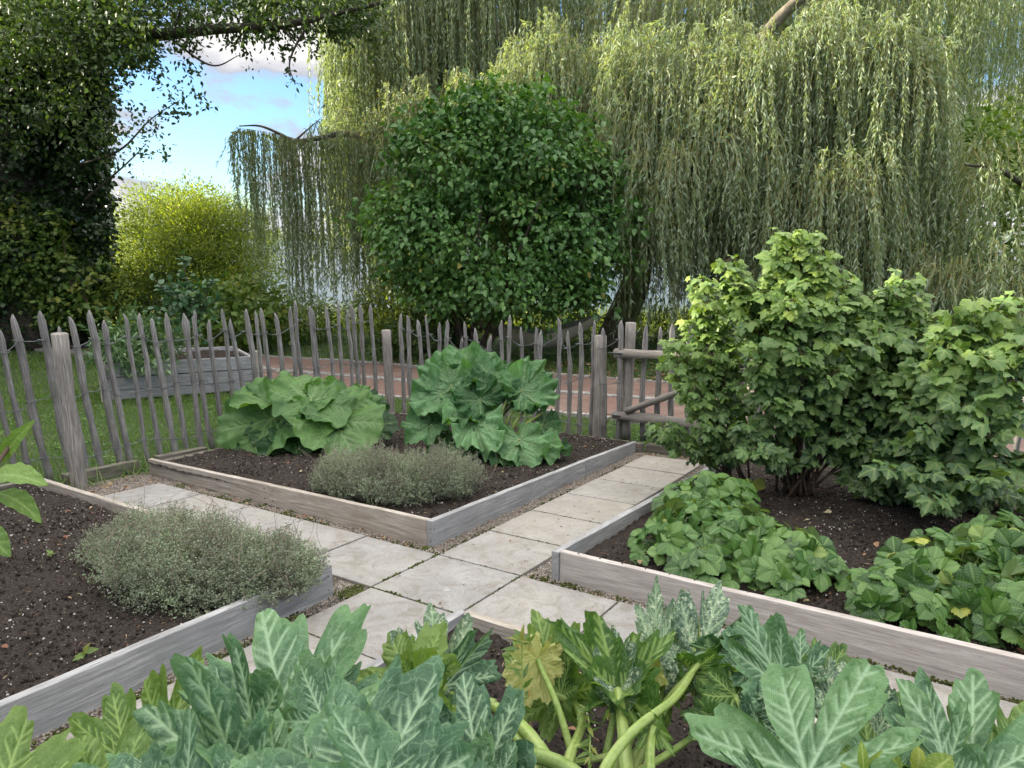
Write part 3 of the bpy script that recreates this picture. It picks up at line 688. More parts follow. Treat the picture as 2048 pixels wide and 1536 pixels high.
TPL_LONG = tpl_long()
for a in np.arange(-2.6, 3.4, .16):
    tuft(a + random.random() * .1, 3.64 + random.random() * .12, 16 if a < 1.2 else 9, .30 if a < 1.2 else .2, .06)
for b in np.arange(-1.4, 3.5, .2): tuft(3.62, b, 10, .14, .06)
for (a, b) in ((-.5, 3.5), (-.3, 3.45), (.0, 3.55), (.15, 3.5), (-.9, 3.6), (-1.2, 3.55)): tuft(a, b, 26, .34, .07)
tuft(2.85, -.25, 7, .11, .01, .004); 
for _ in range(14): tuft(random.uniform(0, .1), random.uniform(.4, 3), 4, .03, .01, .003)
tag(mb.build('long_grass', M['grass']), kind='stuff')

# ================================================================== picket fence of split chestnut
def picket_mesh(mb, base, top, rad, r, point=0.09):
    base = np.array(base, float); top = np.array(top, float); n_ = 9
    t = np.linspace(0, 1, n_); L = np.linalg.norm(top - base)
    t = np.append(t * (1 - point / L), [1 - point * .45 / L, 1.0])
    P = base + (top - base) * t[:, None]
    wob = np.cumsum(rng.normal(size=(len(t), 3)) * .0052, axis=0); wob[:, 2] = 0; bow = (random.random() - .5) * .05
    P = P + wob; P[:, 0] += bow * np.sin(np.pi * t)
    rr = rad * (1 - .12 * t) * (1 + .10 * rng.normal(size=len(t))); rr[-2] = rad * .62; rr[-1] = rad * .14
    tube(mb, P, rr, 7, r, 0.30, True, .62)
def post_mesh(mb, base, top, rad, r):
    P = curve([base, (np.array(base) * .5 + np.array(top) * .5) + rng.normal(size=3) * .006, top], 10)
    P = np.vstack([P, P[-1] + (P[-1] - P[-2]) * .03]); rr = np.full(len(P), rad) * (1 + .025 * rng.normal(size=len(P))); rr[0] *= 1.06; rr[-1] = rad * .86
    tube(mb, P, rr, 14, r, 0.10)
def wire(mb, pts, sag=.014, rad=.0036):
    P = [pts[0]]
    for a, b in zip(pts[:-1], pts[1:]):
        a, b = np.array(a), np.array(b)
        for t in (.33, .66, 1): P.append(a + (b - a) * t - np.array([0, 0, sag * (4 * t * (1 - t))]) + rng.normal(size=3) * .002 * (t < 1))
    tube(mb, np.array(P), rad, 4, .5, cap=False)
    # the twist round each paling
    for q in pts:
        q = np.array(q); an = np.linspace(0, 2 * np.pi, 9)
        tube(mb, q + np.stack([np.cos(an) * .040, np.sin(an) * .030, np.sin(an * 2) * .005], -1), rad * .9, 4, .5, cap=False)
def fence(name_label, spots, heights, leans, rads, posts, group=None):
    root = empty('picket_fence', spots[0]); tag(root, name_label, 'picket fence', group)
    tops = []
    for i, (s, h, ln, rd) in enumerate(zip(spots, heights, leans, rads)):
        mb = MB(); b = np.array(s) - np.array([0, 0, .06]); t = np.array(s) + np.array([ln[0], ln[1], h])
        picket_mesh(mb, b, t, rd, random.random()); mb.build('picket', M['paling'], root); tops.append((np.array(s), t))
    for zf in (.84, .52, .16):
        pts = [s + (t - s) * (zf + .02 * math.sin(i * .9 + zf * 9)) for i, (s, t) in enumerate(tops)]
        pts = [q + np.array([0, -.02, 0]) for q in pts]
        mb = MB(); wire(mb, pts); mb.build('wire', M['wire'], root)
    for (b, t, rd, r) in posts:
        mb = MB(); post_mesh(mb, b, t, rd, r); o = mb.build('post', M['log'], root)
    return root
# left run: along the garden's left side, from beyond the frame to the corner post
sp = []; hs = []; ln = []; rd = []
as_ = np.arange(-1.55, 3.42, .136)
for i, a in enumerate(as_):
    a = a + (random.random() - .5) * .05; sp.append(gab(a, 3.78 + (random.random() - .5) * .03)); hs.append(1.40 + (random.random() - .5) * .14 + .06 * (a > 2))
    t = np.clip((a + 1.5) / 5, 0, 1); ln.append((-.10 * (1 - t) + (random.random() - .5) * .05, -.05 + (random.random() - .5) * .06)); rd.append(.028 + .008 * random.random() - .006 * t)
lp = onground(160, 978); lpt = at(118, 668, lp[1] - .06)
cp = gab(3.47, 3.62); cpt = cp + np.array([-.02, 0, 1.14])
fence('weathered grey picket fence running from the thick leaning post to the corner post', sp, hs, ln, rd, [(lp - np.array([0, 0, .1]), lpt, .060, .1)])
# right run: corner post to gate post
sp = []; hs = []; ln = []; rd = []
for i, b in enumerate(np.arange(3.50, .45, -.150)):
    b = b + (random.random() - .5) * .05; sp.append(gab(3.60 + (random.random() - .5) * .04, b)); hs.append(1.28 + (random.random() - .5) * .16 + .08 * (b > 3.2)); ln.append(((random.random() - .5) * .09, (random.random() - .5) * .06)); rd.append(.024 + .008 * random.random())
gp_ = onground(1195, 884); gpt = gp_ + np.array([0, 0, 1.16])
hs[6] = 1.08; hs[9] = 1.12
fence('weathered grey picket fence behind the crinkled rhubarb, from corner post to gate post', sp, hs, ln, rd, [(cp - np.array([0, 0, .1]), cpt, .058, .3), (gp_ - np.array([0, 0, .1]), gpt, .066, .2)])
# beyond the gate, seen through the currant leaves
sp = []; hs = []; ln = []; rd = []
for b in np.arange(-1.05, -4.2, -.16):
    sp.append(gab(3.62, b + (random.random() - .5) * .05)); hs.append(1.26 + (random.random() - .5) * .12); ln.append(((random.random() - .5) * .07, 0)); rd.append(.026 + .006 * random.random())
ep = gab(3.58, -.92); fence('weathered grey picket fence mostly hidden behind the currant bushes', sp, hs, ln, rd, [(ep - np.array([0, 0, .1]), ep + np.array([0, 0, 1.15]), .075, .7)])
# gate
g0 = gab(3.64, .32); gate = empty('wooden_gate', g0); tag(gate, 'rustic wooden gate of split palings with a diagonal brace', 'gate')
def rail(p0, p1, rad, r, name='rail'):
    mb = MB(); P = curve([p0, (p0 + p1) / 2 + np.array([0, 0, .012]), p1], 12); tube(mb, P, rad * (1 + .08 * rng.normal(size=len(P))), 8, r, .25, True, .8); mb.build(name, M['log'], gate)
gA = lambda b, h, da=0: gab(3.60 + da, b, h)
rail(gA(.54, .98), gA(-.86, .96), .052, .6); rail(gA(.54, .32), gA(-.86, .28), .058, .7); rail(gA(.38, .38, -.03), gA(-.82, .88, -.03), .045, .5, 'brace')
for i, (b, h, w) in enumerate(((.42, 1.30, .052), (.22, 1.29, .03), (.08, 1.27, .03), (-.06, 1.30, .036), (-.25, 1.34, .032), (-.42, 1.27, .03), (-.60, 1.30, .032), (-.76, 1.28, .034))):
    mb = MB(); q = gab(3.66, b, .06); t = gab(3.66, b + (random.random() - .5) * .04, h)
    if i == 0: post_mesh(mb, q, t, w, .4); mb.build('post', M['log'], gate)
    else: picket_mesh(mb, q, t, w, random.random()); mb.build('picket', M['paling'], gate)
for h in (.99, .33):
    mb = MB(); tube(mb, [gA(.60, h, -.05), gA(.54, h, -.055), gA(.44, h, -.06)], .012, 6, .5, flat=.4); mb.build('hinge', M['wire'], gate)

# ================================================================== raised planter behind the fence
q0 = onground(219, 804); q1 = onground(512, 781); q0[2] = gz(0, q0[1]); q1[2] = gz(0, q1[1])
pl = empty('timber_planter', (q0 + q1) / 2); tag(pl, 'raised planter box of thick grey planks standing on the lawn behind the picket fence', 'planter')
d = nrm((q1 - q0)[:2]); nn2 = np.array([-d[1], d[0]]); Lp = np.linalg.norm((q1 - q0)[:2])
def wpt(u, v, h): q = q0[:2] + d * u + nn2 * v; return np.array([q[0], q[1], q0[2] * (1 - u / Lp) + q1[2] * u / Lp + h])
def plank(u0, v0, u1, v1, h0, h1, th, name='plank', r=None, mat='board_grey'):
    mb = MB(); r = random.random() if r is None else r; dv = nrm(np.array([u1 - u0, v1 - v0])); nv = np.array([-dv[1], dv[0]]) * th; pts = []; uvs = []
    sg = 8
    for i in range(sg + 1):
        t = i / sg; u = u0 + (u1 - u0) * t; v = v0 + (v1 - v0) * t; j = (random.random() - .5) * .008
        for (o_, hh, q_) in ((0, h0, 0), (0, h1 + j, .2), (1, h1 + j, .25), (1, h0, .5)): pts.append(wpt(u + nv[0] * o_, v + nv[1] * o_, hh)); uvs.append((t * Lp + r * 9, q_ + r))
    base = mb.n; mb.add(pts, grid_faces(sg + 1, 4, True)[:, ::-1], uvs, r); mb.ngon([0, 1, 2, 3], base); k = 4 * sg; mb.ngon([k + 3, k + 2, k + 1, k], base)
    return mb.build(name, M[mat], pl, smooth=False, bevel=.006)
DP = 1.15
for (h0, h1, r) in ((.02, .155, .9), (.165, .35, .7), (.365, .57, .15)):
    plank(0, 0, Lp, 0, h0, h1, .05, r=r); plank(Lp - .002, .052, Lp - .002, DP, h0, h1, -.05 if False else .05, r=r); plank(.05, .052, .05, DP, h0, h1, .05, r=r); plank(0, DP, Lp, DP, h0, h1 + .02, .05, r=r)
plank(Lp + .003, -.06, Lp + .10, -.06, -.02, .66, .10, 'corner_post', .1, 'board_warm'); plank(-.10, -.03, .0, -.03, -.02, .60, .10, 'corner_post', .4, 'board_warm')
mb = MB(); U, V_ = np.meshgrid(np.linspace(.08, Lp - .06, 70), np.linspace(.06, DP, 50), indexing='ij'); pts = np.array([wpt(u, v, .51 + random.random() * .03 + .02 * math.sin(u * 5) * math.cos(v * 6)) for u, v in zip(U.ravel(), V_.ravel())])
mb.add(pts, grid_faces(70, 50)); mb.build('soil', M['soil'], pl)

# ================================================================== hammock beyond the path
YH = 14.6
c = [at(945, 650, YH), at(985, 668, YH), at(1040, 690, YH), at(1090, 697, YH), at(1140, 680, YH), at(1180, 655, YH), at(1200, 640, YH)]
rootH = empty('hammock', c[3]); tag(rootH, 'cream cloth hammock hanging beneath the willow beyond the brick path', 'hammock')
cl = curve(c, 24); mb = MB(); rows = []
for i, q in enumerate(cl):
    t = i / (len(cl) - 1); w = .42 * math.sin(math.pi * min(max(t, .03), .97)) ** .6
    for j in range(9):
        s_ = j / 8 * 2 - 1; rows.append(q + np.array([0, w * s_, .36 * w / .42 * s_ * s_ + .015 * math.sin(j * 3 + i)]))
mb.add(np.array(rows), grid_faces(len(cl), 9)); M['cloth'] = mat_simple('cloth', [(0.3, (0.46, 0.42, 0.33)), (0.7, (0.60, 0.56, 0.46))], 25, .9, .2)
mb.build('cloth', M['cloth'], rootH)
for e, q in ((0, at(905, 600, 14.6)), (-1, at(1232, 600, 15.6))):
    mb = MB(); tube(mb, curve([cl[e] + np.array([0, 0, .05]), (cl[e] + q) / 2 - np.array([0, 0, .05]), q], 8), .012, 5); mb.build('rope', M['cloth'], rootH)

# ================================================================== TREES AND SHRUBS OF THE BACKGROUND
M['lf_willow'] = leaf_mat('leaf_willow', [(0.0, (0.125, 0.185, 0.10)), (0.5, (0.205, 0.285, 0.155)), (0.85, (0.29, 0.37, 0.19)), (1, (0.46, 0.45, 0.13))], trans=0.42, rough=0.42, back=(0.32, 0.38, 0.29), tcol=(1.5, 1.45, .5))
M['lf_willow2'] = leaf_mat('leaf_willow_dark', [(0.0, (0.04, 0.07, 0.03)), (0.7, (0.075, 0.105, 0.04)), (1, (0.20, 0.20, 0.04))], trans=0.3, rough=0.45, back=(0.15, 0.2, 0.15))
M['lf_dog'] = leaf_mat('leaf_dogwood', [(0.0, (0.047, 0.117, 0.033)), (0.6, (0.083, 0.184, 0.049)), (0.95, (0.141, 0.250, 0.059)), (1, (0.333, 0.267, 0.067))], trans=0.25, rough=0.42, tcol=(1.6, 1.7, .4))
M['lf_ivy'] = leaf_mat('leaf_ivy', [(0.0, (0.012, 0.032, 0.012)), (0.6, (0.026, 0.058, 0.017)), (1, (0.07, 0.115, 0.028))], trans=0.15, rough=0.38)
M['lf_lime'] = leaf_mat('leaf_lime', [(0.0, (0.03, 0.055, 0.018)), (0.6, (0.05, 0.09, 0.025)), (1, (0.11, 0.16, 0.03))], trans=0.3, rough=0.5)
M['lf_gold'] = leaf_mat('leaf_gold', [(0.0, (0.07, 0.10, 0.030)), (0.5, (0.19, 0.26, 0.055)), (1, (0.38, 0.41, 0.08))], trans=0.5, rough=0.5, tcol=(1.5, 1.5, .5))
M['lf_wild'] = leaf_mat('leaf_wild', [(0.0, (0.065, 0.124, 0.026)), (0.6, (0.117, 0.195, 0.039)), (1, (0.260, 0.260, 0.065))], trans=0.35, rough=0.5)
M['lf_sage'] = leaf_mat('leaf_sage', [(0.0, (0.072, 0.144, 0.066)), (0.6, (0.120, 0.204, 0.096)), (1, (0.192, 0.276, 0.144))], trans=0.2, rough=0.6)
M['lf_laurel'] = leaf_mat('leaf_laurel', [(0.0, (0.039, 0.098, 0.046)), (1, (0.078, 0.156, 0.065))], trans=0.15, rough=0.35)

TP_DIA = tpl_diamond(0.10, .1)
def strands(mb, tw, starts, outd, reach, rise, zend, tpl=TP_DIA, size=(.06, .12), gap=.035, sway=.10, spread=.5, twig=.004, rgrp=None):
    """hanging willow shoots: every shoot arches out from its start and then falls to its own end height"""
    n_ = len(starts); K = 14; t = np.linspace(0, 1, K)[None]
    L = (starts[:, 2] - zend)[:, None]
    hor = reach[:, None] * (1 - np.exp(-5 * t)); up = rise[:, None] * np.sin(np.pi * np.clip(t * 5, 0, 1)) * np.exp(-6 * t)
    ph = rng.random((n_, 1)) * 6.28; ph2 = rng.random((n_, 1)) * 6.28
    sx = sway * t * np.sin(t * 4 + ph) ; sy = sway * t * np.sin(t * 3 + ph2)
    P = np.stack([starts[:, 0:1] + outd[:, 0:1] * hor + sx, starts[:, 1:2] + outd[:, 1:2] * hor + sy, starts[:, 2:3] + up - L * t ** 1.15], -1)
    if tw is not None:
        w = twig * (1.2 - t[..., None]); off = np.zeros_like(P); off[..., 0] = w[..., 0]
        V = np.stack([P - off, P + off], 2).reshape(-1, 3); kk = np.arange(K - 1)
        F = np.stack([2 * kk, 2 * kk + 1, 2 * kk + 3, 2 * kk + 2], -1)
        tw.add(V, (F[None] + (np.arange(n_) * K * 2)[:, None, None]).reshape(-1, 4))
    cnt = np.maximum((np.abs(L[:, 0]) + reach) / gap, 3).astype(int)
    idx = np.repeat(np.arange(n_), cnt); tt = rng.random(len(idx)) ** .9
    f = tt * (K - 1); i0 = np.minimum(f.astype(int), K - 2); fr = (f - i0)[:, None]
    A, B_ = P[idx, i0], P[idx, i0 + 1]; pos = A + (B_ - A) * fr; tan = nrm(B_ - A)
    dirn = tan * 1.0 + rng.normal(size=pos.shape) * spread; dirn[:, 2] -= .35
    base = (rng.random(n_) if rgrp is None else rgrp)[idx]
    r = np.clip(base * .75 + rng.random(len(idx)) * .3, 0, 1)
    nor = rng.normal(size=pos.shape); 
    scatter(mb, tpl, pos, dirn, nor, rng.uniform(size[0], size[1], len(idx)), r)
def dome(n_, c, rx, ry, rz, zb, zj=.5, front=0.0, rim=.35):
    """start points on a lumpy dome, gathered in bunches; the outward directions, end heights and tones"""
    nb = max(n_ // 11, 4); a = rng.random(nb) * 2 * np.pi
    if front: a = np.where(rng.random(nb) < front, -np.pi / 2 + rng.normal(size=nb) * .9, a)
    r = np.sqrt(rng.random(nb)) ** (rim * 2) * (.82 + .36 * rng.random(nb)); hb = np.sqrt(np.clip(1 - np.clip(r, 0, 1) ** 2, 0, 1)) * rz + rng.normal(size=nb) * .22 + rz * .25 * np.sin(a * 3 + c[0])
    eb = zb + rng.normal(size=nb) * zj * .8 + (rng.random(nb) < .25) * rng.random(nb) * zj * 2; tb_ = rng.random(nb)
    k = rng.integers(0, nb, n_); dx, dy = rng.normal(size=n_) * .10, rng.normal(size=n_) * .10
    s = np.stack([c[0] + (rx * r * np.cos(a))[k] + dx, c[1] + (ry * r * np.sin(a))[k] + dy, c[2] + hb[k] + rng.normal(size=n_) * .10], -1)
    o = nrm(np.stack([np.cos(a)[k], np.sin(a)[k]], -1) + rng.normal(size=(n_, 2)) * .45)
    return s, o, eb[k] + rng.normal(size=n_) * zj * .35, tb_[k]
def limb(mb, pts, r0, r1, sides=8):
    P = curve(pts, 6 * len(pts)); tube(mb, P, np.linspace(r0, r1, len(P)), sides, .5, .12)

# --- the great weeping willow
tb = at(1248, 690, 16.4); tb[2] = float(gz(0, 16.4))
wil = empty('weeping_willow', tb); tag(wil, 'huge weeping willow with curtains of hanging shoots behind the broad leaved tree', 'tree')
mb = MB(); up = lambda x, y, z: np.array([x, y, z])
hub = tb + up(.35, .4, 2.8)
limb(mb, [tb + up(-.35, 0, -.1), tb + up(-.05, .1, .7), tb + up(.3, .3, 1.6), hub], .42, .30, 12)
limb(mb, [hub, hub + up(-1.5, .5, 2.0), hub + up(-3.2, 1.0, 4.2), hub + up(-4, 1, 6)], .24, .09)
limb(mb, [hub, hub + up(1.2, -.3, 2.2), hub + up(2.6, -.8, 4.2), hub + up(3.8, -1.0, 5)], .24, .07)
limb(mb, [hub, hub + up(.3, .6, 3), hub + up(.2, 1.2, 6), hub + up(.2, 1.2, 8)], .26, .08)
limb(mb, [hub, hub + up(2.6, .5, 1.6), hub + up(5, .4, 3.4), hub + up(7, .6, 4.2)], .20, .06)
limb(mb, [hub + up(-2.0, .6, 2.4), at(800, 300, 16.8), at(700, 268, 16.2), at(640, 276, 16), at(590, 282, 16), at(560, 268, 16), at(520, 252, 16), at(478, 252, 16)], .085, .012)
limb(mb, [at(590, 282, 16), at(612, 262, 16), at(640, 238, 15.9)], .03, .008)
limb(mb, [hub + up(1.2, -.3, 2.2), at(1660, 165, 14.6), at(1760, 130, 14.3), at(1830, 120, 14.2), at(1885, 190, 14.1)], .07, .012, 6)
limb(mb, [hub + up(1.2, -.3, 1.2), at(1620, 340, 14.6), at(1680, 328, 14.2), at(1740, 370, 14), at(1770, 430, 14)], .05, .01, 6)
mb.build('trunk', M['bark_pale'], wil)
crown = MB(); tw = MB()
def dome_px(n_, px, py, Y, wpx, depth, hpx, endpx, zj, front=.5, size=(.07, .13), gap=.034, sway=.12, spread=.45, rim=.35, reach=.45, rise=.30, rg=None, tpl=TP_DIA, mbx=None, kx=None):
    n_ = int(n_ * 2.8); size = (size[0] * 1.15, size[1] * 1.2)
    """a dome of shoots whose rim centre shows at (px, py) at distance Y; hpx its rise, endpx the photo row where the shoots end"""
    c = at(px, py, Y); m_ = Y / FPX; ze = at(px, endpx, Y)[2]
    s, o, z, tn = dome(n_, c, wpx * m_, depth, hpx * m_, ze, zj, front, rim)
    if kx is not None:
        k = kx(s); s, o, z, tn = s[k], o[k], z[k], tn[k]
    if mbx is None:
        k = 1024 + FPX * s[:, 0] / (s[:, 1] * math.cos(_p) - (s[:, 2] - CAMH) * math.sin(_p)) > 655 + 25 * rng.random(len(s)); s, o, z, tn = s[k], o[k], z[k], tn[k]
    z = np.minimum(z, s[:, 2] - .25); n2 = len(s)
    r = np.clip(tn * .85 if rg is None else rg + (tn - .5) * .5, 0, 1)
    strands(crown if mbx is None else mbx, tw, s, o, reach * rng.random(n2) * 1.6, rise * rng.random(n2) * 1.6, z, tpl, size, gap, sway, spread, rgrp=r)
# tiers from the back to the front
dome_px(760, 1330, -60, 20.5, 760, 2.0, 160, 330, 1.8, .6, gap=.045, size=(.09, .16))
dome_px(330, 900, -30, 18.8, 260, 1.2, 100, 300, 1.4, .5, gap=.04)
dome_px(170, 770, 120, 18.2, 95, .9, 120, 345, 1.3, .5, gap=.04)
dome_px(120, 745, 330, 17.0, 95, .9, 110, 500, .9, .5, gap=.035)
dome_px(210, 960, 240, 17.5, 200, 1.0, 80, 560, 1.6, .6, rg=.6)
dome_px(330, 1480, 60, 18.0, 330, 1.5, 90, 420, 1.5, .6, gap=.04)
dome_px(260, 1130, 190, 16.2, 150, .8, 90, 440, 1.2, .6, rg=.65)
dome_px(300, 1360, 200, 15.4, 170, .9, 100, 450, 1.0, .6)
dome_px(360, 1600, 170, 14.8, 210, 1.0, 95, 490, 1.0, .65)
dome_px(200, 1775, 210, 14.2, 105, .8, 110, 600, 1.0, .65)
dome_px(200, 1680, 400, 13.6, 150, .7, 70, 640, .6, .7, rg=.35)
dome_px(170, 1420, 320, 14.2, 180, .7, 70, 500, .5, .7, rg=.35)
dome_px(60, 1330, 400, 16.5, 200, .9, 50, 600, .6, .6, rg=.1, gap=.05)
dome_px(120, 1850, -30, 16.5, 150, .9, 60, 170, 1.3, .5, gap=.05)
dome_px(36, 1985, 20, 17.5, 60, .9, 40, 150, .7, .5, gap=.06)
dome_px(18, 1930, 240, 16.8, 60, .7, 40, 330, .6, .4, gap=.06)
# long streamers
dome_px(34, 1350, 330, 14.6, 230, .7, 60, 640, .5, .5, gap=.05, rg=.2)
# left branch curtain
s = []; e = []
for (x0, y0, x1, y1, ye, n_) in ((455, 275, 480, 255, 400, 24), (480, 255, 560, 268, 520, 75), (560, 268, 620, 285, 600, 90), (620, 280, 700, 270, 580, 75), (700, 270, 770, 290, 570, 60), (612, 262, 640, 238, 290, 14)):
    for _ in range(n_):
        t = random.random(); Y = 16 + random.gauss(0, .25); q = at(x0 + (x1 - x0) * t, y0 + (y1 - y0) * t, Y); s.append(q)
        e.append(at(600, ye + random.gauss(0, 38) - (60 if random.random() < .35 else 0), Y)[2])
s = np.array(s); e = np.minimum(np.array(e), s[:, 2] - .3); o = rng.normal(size=(len(s), 2))
strands(crown, tw, s, nrm(o), .18 * rng.random(len(s)), .10 * rng.random(len(s)), e, TP_DIA, (.07, .12), .030, .10, .4, rgrp=rng.random(len(s)) * .45)
crown.build('crown', M['lf_willow'], wil); tw.build('shoots', M['twig_willow'], wil)

# --- a second willow at the right, low over the hedge
b2 = at(2150, 700, 13.5); b2[2] = float(gz(0, 13.5)); w2 = empty('weeping_willow', b2); tag(w2, 'lower grey green willow hanging over the climber covered bank beside the currant bushes', 'tree')
mb = MB(); limb(mb, [b2, b2 + up(-.2, 0, 1.5), at(2100, 430, 13.4), at(2010, 345, 13), at(1930, 330, 12.8)], .13, .015)
limb(mb, [b2 + up(-.1, 0, 1), at(2030, 545, 12.6), at(1920, 560, 12.4)], .06, .012); mb.build('trunk', M['bark'], w2)
c2 = MB(); tw = MB()
dome_px(130, 1800, 585, 13.2, 120, .6, 40, 700, .3, .6, mbx=c2, rg=.15)
dome_px(150, 1960, 575, 12.6, 130, .6, 40, 690, .3, .6, mbx=c2, rg=.3)
dome_px(46, 1990, 400, 13.2, 100, .6, 60, 560, .6, .5, mbx=c2, gap=.05, rg=.5)
dome_px(60, 1740, 480, 14.2, 120, .6, 30, 640, .4, .5, mbx=c2, gap=.05)
c2.build('crown', M['lf_willow'], w2); tw.build('shoots', M['twig_willow'], w2)

# --- leaf clusters for broad leaved crowns
def clusters(mb, C, n_per, spread, tpl, size, out=None, up_=.5, droop=.3, rj=.3, rbase=None):
    C = np.asarray(C, float); n_ = len(C); idx = np.repeat(np.arange(n_), n_per)
    off = rng.normal(size=(len(idx), 3)) * spread * np.array([1, 1, .75]); pos = C[idx] + off
    o = np.zeros((len(idx), 3)) if out is None else out[idx]
    d = nrm(off) * .8 + o * .5 + rng.normal(size=off.shape) * .35; d[:, 2] -= droop
    nor = o * .7 + rng.normal(size=off.shape) * .45; nor[:, 2] += up_
    rb = (np.clip(.5 + .33 * np.sin(C[:, 0] * 2.3 + 1) * np.cos(C[:, 2] * 2.9) + rng.normal(size=n_) * .22, 0, 1)) if rbase is None else rbase
    r = np.clip(rb[idx] * (1 - rj) + rng.random(len(idx)) * rj, 0, 1)
    scatter(mb, tpl, pos, d, nor, rng.uniform(size[0], size[1], len(idx)), r)
def shell(n_, c, r, lo=.55, lumps=6, amp=.18, seed=1, zmin=-1):
    g = np.random.default_rng(seed); v = nrm(g.normal(size=(n_ * 3, 3))); v = v[v[:, 2] > zmin][:n_]
    k = nrm(g.normal(size=(lumps, 3))); lump = 1 + amp * (np.max(v @ k.T, axis=1) * 2 - 1.2)
    q = (lo + (1 - lo) * g.random(len(v)) ** .6) * lump
    return np.array(c) + v * q[:, None] * np.array(r), v

# --- broad leaved tree in the middle
b = at(945, 700, 14.2); b[2] = float(gz(0, 14.2)); tr = empty('broadleaved_tree', b); tag(tr, 'dark green rounded broad leaved tree in front of the willow, behind the rhubarb', 'tree')
mb = MB()
cen = at(1000, 430, 14.2); mw = 14.2 / FPX
stems = []
for k in range(9):
    a = k * .7 + .3; e_ = cen + np.array([math.cos(a) * 1.6, math.sin(a) * .9, -.2 + 1.2 * random.random()])
    limb(mb, [b + up(math.cos(a) * .08, math.sin(a) * .08, 0), b + (e_ - b) * .35 + up(math.cos(a) * .15, 0, .15), e_], .055, .02, 6)
mb.build('trunk', M['bark'], tr)
cr_ = MB()
def topx(C):
    dz = C[:, 2] - CAMH; f_ = C[:, 1] * math.cos(_p) - dz * math.sin(_p); u_ = C[:, 1] * math.sin(_p) + dz * math.cos(_p)
    return 1024 + FPX * C[:, 0] / f_, 768 - FPX * u_ / f_
def prof(y): return np.interp(y, [165, 215, 270, 340, 420, 500, 580, 650], [55, 105, 150, 205, 240, 235, 205, 120]) + 16 * np.sin(y * .09)
for q, (px, py, rx, ry, n_, Y) in enumerate(((1000, 470, 195, 135, 330, 14.2), (925, 330, 95, 90, 160, 14.0), (1075, 320, 95, 100, 170, 14.1), (855, 470, 100, 85, 150, 13.9), (1160, 480, 90, 90, 150, 14.0), (1000, 580, 140, 50, 160, 13.9), (870, 570, 60, 45, 55, 13.9), (985, 240, 60, 60, 70, 14.1), (1190, 540, 50, 45, 45, 13.9), (800, 420, 40, 50, 36, 14.0), (1150, 370, 70, 70, 80, 14.1), (1130, 590, 70, 40, 60, 13.8))):
    mw = Y / FPX; C, v = shell(int(1.15 * n_ * .78), at(px, py, Y), (rx * mw, min(rx, 120) * mw, ry * mw), .55, 7, .28, 50 + q)
    cx_, cy_ = topx(C); k = np.abs(cx_ - 1000 + 8) < prof(cy_) + rng.normal(size=len(C)) * 12; C, v = C[k], v[k]
    clusters(cr_, C, 15, .15, TP_BROAD, (.075, .16), v, .45, .5)
mw = 14.2 / FPX
for (x, y, s_, n_) in ((875, 230, .28, 14), (960, 205, .22, 12), (1010, 210, .2, 10), (1085, 195, .2, 12), (1060, 240, .3, 14), (820, 260, .3, 12), (900, 260, .3, 14), (1200, 290, .3, 12), (750, 430, .3, 10), (790, 520, .3, 14), (1265, 400, .3, 10), (1150, 250, .28, 16), (790, 300, .25, 12), (775, 400, .28, 14), (760, 470, .3, 12), (1240, 330, .3, 16), (1255, 440, .3, 16), (1245, 520, .28, 14), (820, 560, .3, 16), (880, 600, .3, 16), (1180, 590, .3, 16), (1010, 625, .25, 12), (1080, 640, .2, 10), (930, 190, .2, 8)):
    cc_ = np.array([at(x + random.gauss(0, 16), y + random.gauss(0, 16), 13.9 + random.gauss(0, .3)) for _ in range(n_)]); clusters(cr_, cc_, 6, .12, TP_BROAD, (.10, .18), None, .4, .4)
# loose shoots all round the outline
for k in range(34):
    a = k * .185 + random.gauss(0, .06); rx_, ry_ = 235 + random.gauss(0, 14), 205 + random.gauss(0, 14)
    y0 = 430 - math.sin(a) * ry_ * .9; pr_ = prof(y0) * (1 if math.cos(a) > 0 else -1); x0 = 995 + pr_ * .85; x1, y1 = 995 + pr_ * (1.12 + .1 * random.random()), y0 - 28 - 20 * random.random()
    q0_, q1_ = at(x0, y0, 14), at(x1, y1, 13.9 + random.gauss(0, .2)); tt = rng.random(13)[:, None]; dd = rng.normal(size=(13, 3)); dd[:, 2] -= .3
    scatter(cr_, TP_BROAD, q0_ + (q1_ - q0_) * tt + rng.normal(size=(13, 3)) * .03, dd, rng.normal(size=(13, 3)) * .4 + np.array([0, -.3, 1.]), rng.uniform(.09, .16, 13))
# upright leading shoots
for (x, y0, y1) in ((840, 320, 215), (860, 300, 190), (900, 280, 175), (950, 260, 150), (1050, 250, 165), (1170, 330, 240), (1210, 360, 290), (870, 300, 205), (925, 280, 165), (965, 260, 160), (1000, 250, 175), (1090, 260, 140), (1015, 260, 190), (1140, 290, 210), (790, 330, 250)):
    q0_, q1_ = at(x, y0, 14), at(x + random.gauss(0, 8), y1, 14); tt = rng.random(34)[:, None]
    pos = q0_ + (q1_ - q0_) * tt; dd = rng.normal(size=(34, 3)); dd[:, 2] = -.3; scatter(cr_, TP_BROAD, pos, dd, rng.normal(size=(34, 3)) * .4 + np.array([0, -.3, 1.]), rng.uniform(.12, .19, 34))
cr_.build('crown', M['lf_dog'], tr)

